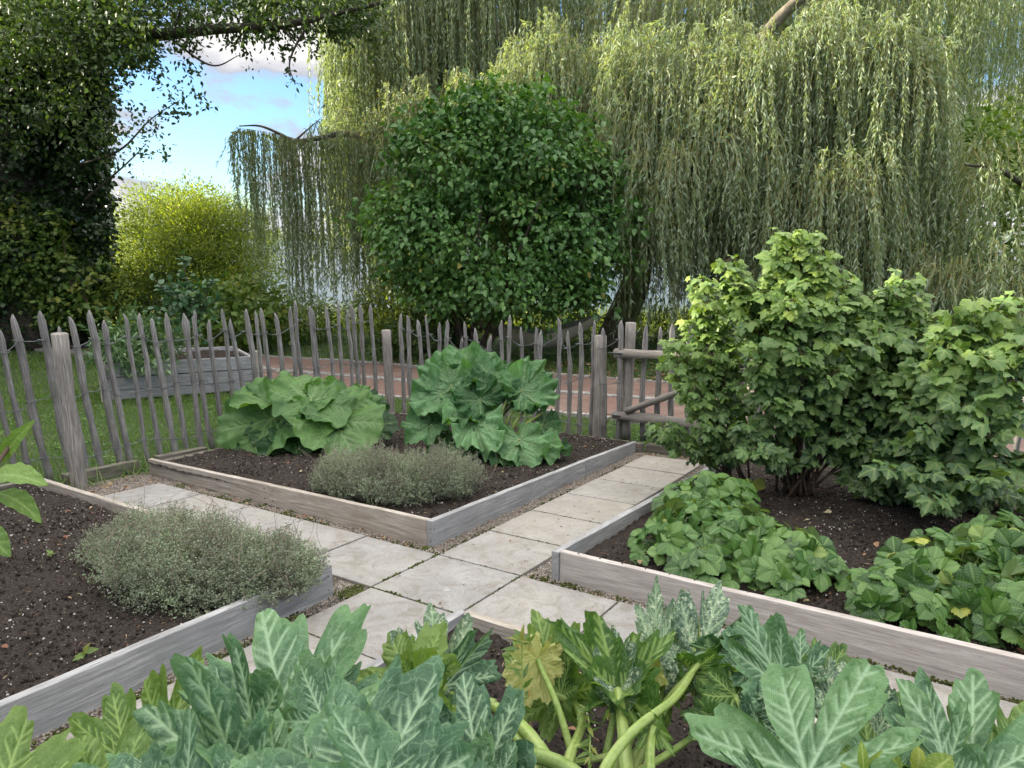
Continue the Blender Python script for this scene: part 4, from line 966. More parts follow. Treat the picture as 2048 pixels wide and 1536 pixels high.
# --- ivy covered tree at the left with a long overhanging limb
b = at(60, 640, 16.5); b[2] = float(gz(0, 16.5)); tr = empty('ivy_covered_tree', b); tag(tr, 'towering tree wrapped in dark ivy with a long leafy limb reaching over the lawn', 'tree')
mb = MB(); limb(mb, [b, b + up(.1, 0, 3), b + up(0, 0, 6), b + up(-.2, 0, 9)], .75, .6, 12)
for dx in (-1.1, .75): limb(mb, [b + up(dx, .3, 0), b + up(dx * 1.1, .2, 3), b + up(dx, .2, 6), b + up(dx * 1.2, 0, 9)], .5, .35, 10)
LB = [at(120, 130, 16), at(230, 78, 15.2), at(330, 68, 14.6), at(430, 58, 14.2), at(560, 50, 14), at(660, 30, 14), at(760, 5, 14)]
limb(mb, LB, .16, .035)
for pts in ([at(345, 64, 14.5), at(360, 20, 14.4), at(352, -20, 14.4)], [at(330, 68, 14.6), at(420, 130, 14), at(480, 110, 13.8)], [at(160, 330, 15.5), at(240, 300, 14.8), at(300, 240, 14.4), at(360, 200, 14)], [at(170, 400, 15.4), at(250, 330, 14.6), at(290, 290, 14.4)], [at(560, 50, 14), at(600, 100, 13.9)], [at(620, 40, 14), at(580, 120, 13.9), at(590, 170, 13.9)]):
    limb(mb, pts, .03, .006, 5)
mb.build('trunk', M['bark'], tr)
cr_ = MB(); iv = MB()
# ivy coat on the column
def coat(n_, x0, x1, y0, y1, Y, dep, size, lobes=14):
    x = rng.uniform(x0, x1, n_); y = rng.uniform(y0, y1, n_); px = np.array([at(a, c, Y + dep * random.random() - .35 * math.cos((a - (x0 + x1) / 2) / (x1 - x0) * 3.1) + .25 * math.sin(a * .045 + c * .03) + .2 * math.sin(c * .06 - a * .02)) for a, c in zip(x, y)])
    return px
C = coat(3600, -150, 205, -60, 660, 16.2, .7, 0); clusters(iv, C, 14, .14, TP_IVY, (.08, .15), np.tile([0, -.8, .1], (len(C), 1)), .3, .5)
C = coat(500, 185, 222, 60, 640, 16.5, .7, 0); clusters(iv, C, 6, .07, TP_IVY, (.08, .13), np.tile([.3, -.6, .1], (len(C), 1)), .3, .5)
iv.build('ivy', M['lf_ivy'], tr)
# its own crown and the limb's leaves
def spray(mb, P0_, P1_, n_, s=.1, tpl=TP_LEAF, size=(.07, .12), drop=.3):
    t = rng.random(n_)[:, None]; pos = P0_ + (P1_ - P0_) * t + rng.normal(size=(n_, 3)) * s; dd = rng.normal(size=(n_, 3)) + nrm((P1_ - P0_)[None]) * .5; dd[:, 2] -= drop
    scatter(mb, tpl, pos, dd, rng.normal(size=(n_, 3)) * .6 + np.array([0, -.2, .8]), rng.uniform(size[0], size[1], n_))
for (x0, x1, y0, y1, n_) in ((-100, 260, -60, 120, 420), (150, 560, -60, 62, 520), (500, 770, -60, 60, 330), (200, 300, 60, 130, 80), (-50, 200, 60, 300, 200)):
    C = np.array([at(random.uniform(x0, x1), random.uniform(y0, y1), 14.6 + random.gauss(0, .7)) for _ in range(n_)]); clusters(cr_, C, 12, .16, TP_LEAF, (.075, .125), None, .5, .35)
E_ = [(200, 130, 260, 120, 60), (210, 160, 300, 110, 90), (210, 210, 260, 150, 70), (230, 110, 400, 80, 160), (300, 80, 330, 140, 50), (360, 80, 375, 150, 50), (395, 70, 400, 150, 40), (270, 90, 320, 160, 70), (440, 60, 480, 100, 60), (480, 60, 500, 130, 40), (520, 55, 545, 115, 50), (560, 50, 590, 165, 40), (585, 150, 592, 175, 10), (600, 45, 640, 110, 80), (640, 40, 700, 90, 100), (700, 20, 760, 90, 120), (610, 60, 560, 110, 40), (735, 60, 745, 120, 30),
      (205, 260, 250, 260, 26), (215, 215, 300, 240, 34), (230, 205, 300, 215, 22), (300, 240, 380, 215, 50), (320, 165, 330, 200, 20), (340, 180, 400, 185, 22), (380, 185, 425, 215, 26), (330, 240, 350, 200, 20), (290, 255, 330, 270, 24), (215, 250, 290, 290, 34), (240, 300, 345, 310, 60), (205, 310, 260, 340, 40), (205, 230, 225, 300, 20), (400, 205, 422, 225, 10), (250, 255, 310, 255, 20), (205, 395, 225, 410, 10)]
for (x0, y0, x1, y1, n_) in E_:
    spray(cr_, at(x0, y0, 14.4), at(x1, y1, 14.1), int(n_ * 1.15), .085, size=(.07, .115), drop=.1)
cr_.build('crown', M['lf_lime'], tr)

# --- sunlit yellow green bush
b = at(385, 652, 18.5); b[2] = float(gz(0, 18.5)); tr = empty('willow_bush', b); tag(tr, 'round sunlit yellow green bush by the lake, left of the hanging willow branch', 'bush')
mw = 18.5 / FPX; mb = MB(); cen = at(388, 520, 18.5)
for k in range(8):
    a = k * .8; limb(mb, [b, b + up(math.cos(a) * .5, math.sin(a) * .3, 1), cen + up(math.cos(a) * 1.4, math.sin(a), .8)], .04, .01, 5)
mb.build('stems', M['bark'], tr)
cr_ = MB(); C, v = shell(1500, cen, (138 * mw, 1.7, 122 * mw), .55, 14, .34, 9); clusters(cr_, C, 34, .17, tpl_diamond(.18, .1), (.055, .10), v, .4, -.1)
C, v = shell(400, cen, (105 * mw, 1.1, 115 * mw), .1, 5, .1, 10); clusters(cr_, C, 40, .25, tpl_diamond(.25, .1), (.08, .14), v, .4, -.1)
for _ in range(320):
    x = random.uniform(245, 530); q = at(x, 405 + abs(x - 385) * .35 + random.random() * 30, 18.4 + random.gauss(0, .5)); spray(cr_, q, q + up(random.gauss((x - 385) * .0015, .1), 0, .28 + .3 * random.random()), 26, .03, TP_DIA, (.05, .08), -.6)
cr_.build('crown', M['lf_gold'], tr)

# --- ivy mound, wild plants on the bank
def bush(name, label, cat, px, py, Y, wpx, hpx, mat, tpl, size, ncl, nper, dep=.8, group=None, spread=.13, lo=.6, seed=1, ybase=None, up_=.5, amp=.16):
    b = at(px, py + hpx, Y); b[2] = float(gz(b[0], Y)); r_ = empty(name, b); tag(r_, label, cat, group)
    c_ = at(px, py, Y); mw = Y / FPX; mb = MB(); C, v = shell(ncl, c_, (wpx * mw, dep, hpx * mw), lo, 7, amp, seed); clusters(mb, C, nper, spread, tpl, size, v, up_, .2); mb.build('foliage', M[mat], r_)
    mb = MB()
    for k in range(5):
        a = k * 1.26; limb(mb, [b, b + (c_ - b) * .5 + up(math.cos(a) * .1, math.sin(a) * .1, 0), c_ + up(math.cos(a) * wpx * mw * .5, math.sin(a) * dep * .5, 0)], .02, .006, 5)
    mb.build('stems', M['twig'], r_); return r_
bush('ivy_mound', 'low ivy mound at the far end of the brick path below the ivy covered tree', 'shrub', 30, 640, 17.0, 150, 85, 'lf_ivy', TP_IVY, (.08, .14), 700, 12, 1.2, seed=21)
bush('ivy_mound', 'lit leafy shrub against the ivy covered tree trunk, above the ivy mound', 'shrub', 40, 500, 16.0, 105, 95, 'lf_wild', TP_IVY, (.08, .14), 420, 12, .7, seed=22)
bush('shrub', 'small bright shrub between the ivy mound and the planter', 'shrub', 150, 610, 16.0, 55, 45, 'lf_wild', TP_LEAF, (.08, .14), 110, 12, .6, seed=23)
bush('shrub', 'bright yellow green shrub with reddish tips left of the bay bush', 'shrub', 238, 590, 16.4, 42, 52, 'lf_gold', TP_LEAF, (.07, .12), 110, 14, .6, seed=24)
bush('shrub', 'dark shrub at the foot of the yellow green bush', 'shrub', 300, 600, 17.2, 75, 60, 'lf_lime', TP_LEAF, (.08, .13), 200, 12, .8, seed=25)
bush('shrub', 'leafy green shrub behind the right end of the planter', 'shrub', 470, 625, 15.6, 95, 60, 'lf_wild', TP_BROAD, (.12, .2), 160, 10, .7, seed=26)
bush('shrub', 'tall leafy weeds on the sunlit bank behind the corner post', 'shrub', 800, 610, 17.2, 95, 75, 'lf_gold', TP_NARROW, (.10, .18), 300, 12, .9, seed=27)
bush('shrub', 'green weeds at the lawn edge below the hanging willow branch', 'shrub', 600, 640, 17.6, 90, 45, 'lf_wild', TP_NARROW, (.10, .16), 240, 12, .8, seed=28)
bush('shrub', 'shady shrub under the broad leaved tree beside the path', 'shrub', 850, 680, 14.6, 95, 52, 'lf_lime', TP_LEAF, (.08, .13), 220, 12, .6, seed=29)
bush('shrub', 'brown green undergrowth around the willow trunk', 'shrub', 1310, 665, 17.2, 130, 45, 'lf_lime', TP_NARROW, (.07, .12), 260, 10, .7, seed=30)
bush('shrub', 'narrow sunlit plant between the hammock and the willow trunk', 'shrub', 1165, 610, 17.4, 26, 60, 'lf_gold', TP_LEAF, (.08, .13), 60, 12, .4, seed=31)
bush('climbing_hedge', 'tall climber covered bank at the right edge of the garden', 'hedge', 1960, 470, 15.2, 250, 210, 'lf_wild', TP_BROAD, (.10, .18), 900, 11, 1.2, spread=.2, seed=32, amp=.22)
bush('climbing_hedge', 'dense dark climber hedge behind the tallest currant bush', 'hedge', 1800, 600, 15.6, 200, 120, 'lf_lime', TP_BROAD, (.10, .17), 480, 11, 1.0, spread=.2, seed=33)
bush('distant_tree', 'yellowing tree top at the right edge of the sky', 'tree', 2075, 275, 26.0, 110, 95, 'lf_gold', TP_LEAF, (.14, .24), 360, 14, 2.0, spread=.3, seed=34)
bush('distant_tree', 'grey green tree below the yellowing tree top', 'tree', 2060, 330, 22.0, 130, 85, 'lf_willow', TP_LEAF, (.12, .2), 260, 14, 1.5, spread=.25, seed=35)
# reeds along the shore
mb = MB(); n_ = 9000; x = rng.uniform(-15, 13, n_); y = rng.uniform(18.8, 21.5, n_); k = np.abs(x) < y * .78; x, y = x[k], y[k]; dd = rng.normal(size=(len(x), 3)) * .22; dd[:, 2] = 1; L_ = rng.uniform(.5, 1.25, len(x))
scatter(mb, TPL_LONG, np.stack([x, y, gz(x, y) - .05], -1), dd, rng.normal(size=(len(x), 3)), np.stack([np.full(len(x), .022), L_, L_ * .7], -1))
tag(mb.build('reeds', M['lf_gold']), kind='stuff')
# thin sapling left
b = at(196, 640, 15.6); b[2] = float(gz(0, 15.6)); tr = empty('sapling', b); tag(tr, 'thin leaning sapling with a few round leaves rising in front of the ivy covered tree', 'sapling')
mb = MB(); P_ = [b, at(172, 600, 15.5), at(140, 560, 15.5), at(128, 490, 15.4), at(112, 425, 15.4)]; limb(mb, P_, .022, .006, 5); limb(mb, [at(140, 565, 15.5), at(175, 535, 15.4), at(205, 522, 15.4)], .01, .004, 5); mb.build('stem', M['twig'], tr)
mb = MB(); Q = curve(P_, 40); k = rng.integers(8, len(Q), 60); spray_pos = Q[k] + rng.normal(size=(60, 3)) * .03; dd = rng.normal(size=(60, 3)); dd[:, 2] *= .4
scatter(mb, TP_BROAD, spray_pos, dd, rng.normal(size=(60, 3)) * .5 + np.array([0, -.5, .6]), rng.uniform(.13, .22, 60))
for (x, y) in ((140, 565), (165, 570), (175, 540), (205, 520), (150, 595), (120, 590), (180, 600)):
    spray(mb, at(x, y, 15.5), at(x + 15, y + 12, 15.4), 14, .12, TP_BROAD, (.12, .2), 0)
mb.build('foliage', M['lf_wild'], tr)
# sage and bay in the planter
b = wpt(.7, .45, .5); tr = empty('sage_plant', b); tag(tr, 'large grey green sage spilling over the left end of the timber planter', 'herb')
mb = MB()
for (x, y, wx, hy, Y, n_) in ((265, 680, 60, 52, q0[1] + .35, 300), (235, 705, 45, 32, q0[1] + .1, 130), (205, 690, 30, 34, q0[1] + .3, 70), (335, 675, 35, 40, q0[1] + .5, 90), (290, 728, 45, 12, q0[1] - .05, 50)):
    C = np.array([at(x + random.gauss(0, .5) * wx, y + random.gauss(0, .5) * hy, Y + random.gauss(0, .15)) for _ in range(n_ // 3)]); v = nrm(C - at(x, y + 20, 10)); clusters(mb, C, 8, .06, TP_NARROW, (.09, .16), v, .3, .35)
mb.build('foliage', M['lf_sage'], tr); mb = MB()
for k in range(10): a = k * .63; limb(mb, [b, b + up(math.cos(a) * .12, math.sin(a) * .1, .15), b + up(math.cos(a) * .35, math.sin(a) * .25, .25)], .008, .003, 5)
mb.build('stems', M['twig'], tr)
b = wpt(1.55, .55, .5); tr = empty('bay_bush', b); tag(tr, 'dark bay bush with upright shoots in the middle of the timber planter', 'herb')
mb = MB(); st = MB()
for (x0, y0, x1, y1, n_) in ((385, 690, 365, 505, 46), (380, 650, 305, 555, 26), (390, 650, 425, 560, 26), (375, 640, 340, 570, 24), (385, 640, 400, 590, 20), (370, 640, 440, 600, 14)):
    p_, q_ = at(x0, y0, 10.3), at(x1, y1, 10.2); limb(st, [p_, (p_ + q_) / 2 + up(.02, 0, .03), q_], .010, .004, 5); t = (.25 + .75 * rng.random(n_))[:, None]; pos = p_ + (q_ - p_) * t; dd = rng.normal(size=(n_, 3)); dd[:, 2] = np.abs(dd[:, 2]) * .6 + .2
    scatter(mb, TP_LEAF, pos, dd, rng.normal(size=(n_, 3)) * .5 + np.array([0, -.4, .6]), rng.uniform(.08, .15, n_))
C = np.array([at(370 + random.gauss(0, 26), 620 + random.gauss(0, 24), 10.3 + random.gauss(0, .12)) for _ in range(70)]); clusters(mb, C, 5, .06, TP_LEAF, (.08, .13), None, .3, 0)
mb.build('foliage', M['lf_laurel'], tr); st.build('stems', M['twig'], tr)
# litter under the willow
mb = MB(); n_ = 5000; x = rng.uniform(-3, 9, n_); y = rng.uniform(12.2, 17.5, n_); dd = rng.normal(size=(n_, 3)); dd[:, 2] *= .15; k = ~on_path(x, y) & (y < 13.6 + 2 * rng.random(n_)); x, y, dd = x[k], y[k], dd[k]
scatter(mb, TP_SMALL, np.stack([x, y, gzn(x, y) + .03], -1), dd, np.tile([0, 0, 1.], (len(x), 1)) + rng.normal(size=(len(x), 3)) * .3, rng.uniform(.04, .09, len(x)))
tag(mb.build('leaf_litter', M['litter']), kind='stuff')

# --- tall unseen trees added beyond the left edge to cast the garden's shade
proto = None
for i, (x, y, k) in enumerate(((-18, 12.0, 1.0), (-18, 6.5, 1.05), (-18.5, .5, 1.0), (-19, -5, 1.1), (-22.5, 15.2, 1.0), (-24, 9, 1.15))):
    b = np.array([x, y, float(gz(x, y))])
    if proto is None:
        tr = proto = empty('broadleaved_tree', b); mb = MB(); limb(mb, [b, b + up(0, 0, 4), b + up(.2, 0, 8)], .35, .15, 10); mb.build('trunk', M['bark'], tr)
        cr_ = MB(); C, v = shell(900, b + up(0, 0, 5.4), (3.3, 3.3, 5.4), .45, 8, .16, 41); clusters(cr_, C, 12, .35, TP_BROAD, (.28, .45), v); cr_.build('crown', M['lf_lime'], tr)
    else:
        tr = proto.copy(); link(tr); tr.location = b; tr.rotation_euler = (0, 0, i * 1.3); tr.scale = (1, 1, k)
        for ch in proto.children: c_ = ch.copy(); link(c_, tr)
    tag(tr, ['tall leafy tree outside the left edge, second nearest the lake in its row', 'tall leafy tree outside the left edge, third from the lake in its row', 'tall leafy tree outside the left edge, fourth from the lake in its row', 'tall leafy tree outside the left edge, farthest from the lake in its row', 'tall leafy tree outside the left edge, nearest the lake', 'tallest leafy tree outside the left edge, set back behind its row'][i], 'tree', 'tall trees in a row beyond the left edge')

# ================================================================== CROPS IN THE BEDS
M['lf_courg'] = leaf_mat('leaf_courgette', [(0.0, (0.022, 0.062, 0.032)), (0.5, (0.048, 0.118, 0.062)), (1, (0.105, 0.205, 0.085))], vein=(0.27, 0.40, 0.25), trans=0.2, rough=0.6, back=(0.20, 0.30, 0.11), net=(11, (0.16, 0.27, 0.15), .06, .55), tcol=(1.3, 1.5, .5), bumpy=.5)
M['lf_courg2'] = leaf_mat('leaf_courgette_green', [(0.0, (0.04, 0.10, 0.020)), (0.5, (0.075, 0.15, 0.032)), (1, (0.14, 0.22, 0.05))], vein=(0.26, 0.38, 0.12), trans=0.35, rough=0.5, back=(0.18, 0.29, 0.08), net=(16, (0.18, 0.28, 0.08), .05, .5), bumpy=.4)
M['lf_mottle'] = leaf_mat('leaf_courgette_mottled', [(0.0, (0.04, 0.085, 0.055)), (1, (0.09, 0.155, 0.09))], vein=(0.24, 0.34, 0.20), trans=0.2, rough=0.65, back=(0.2, 0.28, 0.12), net=(17, (0.3, 0.38, 0.28), .09, .5), spots=(60, .55, (0.42, 0.48, 0.34)), bumpy=.4)
M['lf_yellow'] = leaf_mat('leaf_courgette_yellow', [(0.0, (0.28, 0.31, 0.10)), (1, (0.46, 0.45, 0.20))], vein=(0.36, 0.38, 0.12), trans=0.3, rough=0.7, net=(15, (0.30, 0.33, 0.08), .06, .4), spots=(16, .58, (0.30, 0.17, 0.05)), bumpy=.4)
M['stalk'] = leaf_mat('courgette_stalk', [(0.0, (0.13, 0.22, 0.04)), (0.5, (0.20, 0.29, 0.065)), (1, (0.30, 0.38, 0.12))], trans=.08, rough=.55, net=(30, (.34, .40, .18), .2, .35))
M['lf_rhub'] = leaf_mat('leaf_rhubarb', [(0.0, (0.019, 0.063, 0.018)), (0.6, (0.058, 0.141, 0.039)), (1, (0.106, 0.213, 0.058))], vein=(0.17, 0.27, 0.11), trans=0.28, rough=0.48, back=(0.10, 0.18, 0.04), net=(13, (0.05, 0.11, 0.03), .05, .35), tcol=(1.4, 1.6, .3), bumpy=.6)
M['lf_rhub2'] = leaf_mat('leaf_rhubarb_crinkled', [(0.0, (0.032, 0.102, 0.035)), (0.6, (0.095, 0.212, 0.087)), (1, (0.175, 0.328, 0.153))], vein=(0.20, 0.30, 0.15), trans=0.25, rough=0.45, back=(0.08, 0.17, 0.03), net=(14, (0.05, 0.10, 0.04), .06, .4), tcol=(1.4, 1.7, .3), bumpy=1.0)
M['rstalk'] = leaf_mat('rhubarb_stalk', [(0.0, (0.14, 0.20, 0.05)), (1, (0.26, 0.30, 0.09))], trans=.05, rough=.4)

def angd(a, b): return np.abs((a - b + np.pi) % (2 * np.pi) - np.pi)
def big_leaf(J, T, N, kind='c', wide=1.0, cup=.25, fold=.1, droop=.2, ruf=.06, mat='lf_courg', parent=None, seed=0, rnd=.5, deep=.45, crinkle=0, res=(400, 72), name='leaf', teeth=1.0, hole=None):
    g = np.random.default_rng(seed); nt, nq = res
    if kind == 'c': deep = deep * 1.18; wide = wide * .94
    th = np.linspace(-np.pi, np.pi, nt, endpoint=False)
    if kind == 'c':
        L = [(0, 1.0, .50), (.84, .86, .44), (-.84, .84, .44), (1.7, .66, .46), (-1.7, .64, .46), (2.5, .48, .45), (-2.5, .46, .45)]
    elif kind == 'r':
        L = [(0, 1.0, .95), (.85, .92, .9), (-.85, .9, .9), (1.7, .82, .9), (-1.7, .80, .9), (2.5, .66, .7), (-2.5, .64, .7)]; 
    L = [(a + g.normal() * .06, r * (1 + g.normal() * .06), w) for a, r, w in L]
    if kind == 'c':
        E = np.interp(np.abs(th), [0, .35, .8, 1.2, 1.7, 2.2, 2.7, np.pi], [1.0, .93, .88, .76, .68, .56, .47, .40]); sgn = th >= 0
        o = E * (1 + .05 * np.sin(th * 2 + g.random() * 6))
        for a, dd in ((.42, 1.0), (1.27, .9), (2.12, .6), (-.42, 1.0), (-1.27, .9), (-2.12, .6)):
            a = a + g.normal() * .05; dd = dd * deep * .80 * (.7 + .5 * g.random()); wn_ = .09 + .06 * g.random()
            o = o * (1 - np.clip(dd, 0, .72) * np.exp(-(angd(th, a) / wn_) ** 2))
        for a, r, w in L:
            o = o * (1 + .07 * np.exp(-(angd(th, a) / .14) ** 2))
            for q_ in (-.23, .23): o = o * (1 - (.05 + .06 * g.random()) * np.exp(-(angd(th, a + q_ + g.normal() * .02) / .045) ** 2))
    else:
        o = np.interp(np.abs(th), [0, .5, 1.1, 1.7, 2.4, np.pi], [1.0, .97, .90, .82, .72, .6]) * (1 + .05 * np.sin(2 * th + g.random() * 6) + .035 * np.sin(5 * th + g.random() * 6))
    o = o / o[np.argmin(np.abs(th))]
    sinus = np.clip(angd(th, np.pi) / .42, 0, 1); o = o * (.25 + .75 * sinus ** .7)
    if kind == 'c':
        tp = th * 21 / np.pi + .4 * np.sin(th * 3 + g.random() * 6); o = o * (1 + teeth * .10 * (np.abs((tp % 2) - 1) ** .7 - .5) + .03 * np.sin(th * 17 + g.random() * 6) + .018 * np.sin(th * 47 + g.random() * 6))
    else: o = o * (1 + .03 * np.sin(th * 11 + g.random() * 6) + .018 * np.sin(th * 19 + g.random() * 6))
    q = np.linspace(0, 1, nq) ** .9
    TH, Q = np.meshgrid(th, q, indexing='ij'); Rr = o[:, None] * Q; X = np.sin(TH) * Rr * wide; Y = np.cos(TH) * Rr
    # veins
    P_ = np.stack([X.ravel(), Y.ravel()], -1); ve = np.zeros(len(P_)); dep = np.zeros(len(P_)); segs = []
    for a, r, w in L:
        dv = np.array([math.sin(a) * wide, math.cos(a)]); segs.append((np.zeros(2), dv * r * .97, .018, .009, 1.0, None))
        for k, t in enumerate(np.arange(.18, .9, .15)):
            for s_ in (-1, 1):
                t2 = t + g.normal() * .02 + .035 * s_; b = a + s_ * (.66 + g.normal() * .07); ln = (.42 * (1 - t2) + .10) * r * (.95 if abs(a) < .2 else .62)
                p0 = dv * r * t2; d2 = np.array([math.sin(b) * wide, math.cos(b)]); p1 = p0 + d2 * ln; segs.append((p0, p1, .013, .007, .80, a))
    PTH = np.arctan2(X.ravel() / wide, Y.ravel())
    for p0, p1, w0, w1, am, sec in segs:
        d = p1 - p0; LL = d @ d; t = np.clip(((P_ - p0) @ d) / LL, 0, 1); dist = np.linalg.norm(P_ - p0 - t[:, None] * d, axis=1)
        w = w0 + (w1 - w0) * t; am = am if sec is None else am * np.clip((.56 - angd(PTH, sec)) / .12, 0, 1); ve = np.maximum(ve, am * np.exp(-(dist / w) ** 2)); dep = np.maximum(dep, am * np.exp(-(dist / (w * 2.6)) ** 2))
    dep = dep.reshape(X.shape); ve = ve.reshape(X.shape)
    ph = g.random(8) * 6.28
    n1 = 5 if kind == 'c' else 7
    Z = cup * Rr ** 2 + fold * np.abs(X) - droop * np.clip(Y, 0, 2) ** 2 * (1 if droop > 0 else 1)
    Z = Z + ruf * Q ** 2 * (np.sin(n1 * TH + ph[0]) + .6 * np.sin((n1 + 6) * TH + ph[1]) * Q + .35 * np.sin((2 * n1 + 9) * TH + ph[2]) * Q ** 2)
    Z = Z - .022 * dep * (1 if kind == 'c' else 1.3) + .010 * np.sin(X * 23 + ph[3]) * np.sin(Y * 21 + ph[4]) * (1 - dep)
    if crinkle: Z = Z + crinkle * Q ** 3 * (np.sin(15 * TH + ph[3] + 3 * Q) + .6 * np.sin(23 * TH + ph[4])) + crinkle * .5 * np.sin(X * 19 + 4 * Y) * np.sin(Y * 17 - 3 * X)
    sag = g.normal() * .10; Z = Z + sag * X * Y + g.normal() * .06 * X
    J = np.array(J, float); T = np.array(T, float); s = np.linalg.norm(T - J); y = (T - J) / s; N = np.array(N, float); x = nrm(np.cross(y, N)); z = np.cross(x, y)
    # keep the tip at T in spite of the droop: tilt the frame
    V = J + s * (X[..., None] * x + Y[..., None] * y + Z[..., None] * z)
    mb = MB(); mb.add(V.reshape(-1, 3), grid_faces(nt, nq).reshape(-1, 4), None)
    F = np.stack([np.arange(nt)[:, None] * nq + np.arange(nq - 1)[None], ((np.arange(nt) + 1) % nt)[:, None] * nq + np.arange(nq - 1)[None], ((np.arange(nt) + 1) % nt)[:, None] * nq + np.arange(1, nq)[None], np.arange(nt)[:, None] * nq + np.arange(1, nq)[None]], -1).reshape(-1, 4)
    if hole: F = F[~np.isin(F[:, 0] // nq, hole)]
    mb = MB(); rv = np.clip((rnd - .5) * 1.5 + .42 + .38 * Q ** 7 * (kind == 'c') + .12 * np.sin(X * 4 + ph[5]) + .1 * np.sin(Y * 5 + ph[6]), 0, 1)
    mb.add(V.reshape(-1, 3), F, np.stack([X, Y], -1).reshape(-1, 2) + g.random(2) * 5, rv.reshape(-1), ve.reshape(-1))
    return mb.build(name, M[mat], parent)
def stem(pts, r0, r1, mat, parent, name='stalk', rnd=.5, sides=10, flat=1.0):
    P = curve(pts, 8 * len(pts)); mb = MB(); tube(mb, P, np.linspace(r0, r1, len(P)), sides if mat != 'stalk' else 16, rnd, .06 if mat != 'stalk' else .13, True, flat); sides = sides if mat != 'stalk' else 16
    mb.r = [np.clip(rnd + .4 * np.sin(np.arange(mb.n) % sides * 2.1), 0, 1)]
    return mb.build(name, M[mat], parent)
CAMP = np.array([0, 0, CAMH])
def face(J, up_=.6, side=0.0):
    v = nrm((CAMP - np.array(J)) * np.array([1, 1, .2]))
    return v * (1 - up_) + np.array([0, 0, 1.]) * up_ + np.array([side, 0, 0])

# --- courgettes in the front bed
def courgette(label, crown_px, specs, stems_):
    b = np.array(crown_px, float); b[2] = float(gz(b[0], b[1])) + .045
    r_ = empty('courgette_plant', b); tag(r_, label, 'vegetable plant', 'courgette plants in the front bed')
    for i, s in enumerate(specs):
        (jx, jy, jY, tx, ty, tY) = s[:6]; o = dict(s[6]) if len(s) > 6 else {}
        J = at(jx, jy, jY); T = at(tx, ty, tY); u = o.pop('up', .5) * .62; sd = o.pop('side', 0.0); nost = o.pop('nostalk', False)
        lf = big_leaf(J, T, face(J, u, sd), parent=r_, seed=100 + i + int(crown_px[0] * 10), **o)
        if not nost:
            mid = (J + b) / 2 + np.array([0, 0, .10]); stem([b + np.array([random.gauss(0, .04), random.gauss(0, .04), 0]), mid, J - nrm(J - mid) * .002], .013, .008, 'stalk', r_, 'stalk', random.random())
    for pts, r0, r1, rn in stems_:
        stem([at(*p) for p in pts], r0, r1, 'stalk', r_, 'stalk', rn)
    return r_
C1, C2, C3, C4 = 'lf_courg', 'lf_courg2', 'lf_mottle', 'lf_yellow'
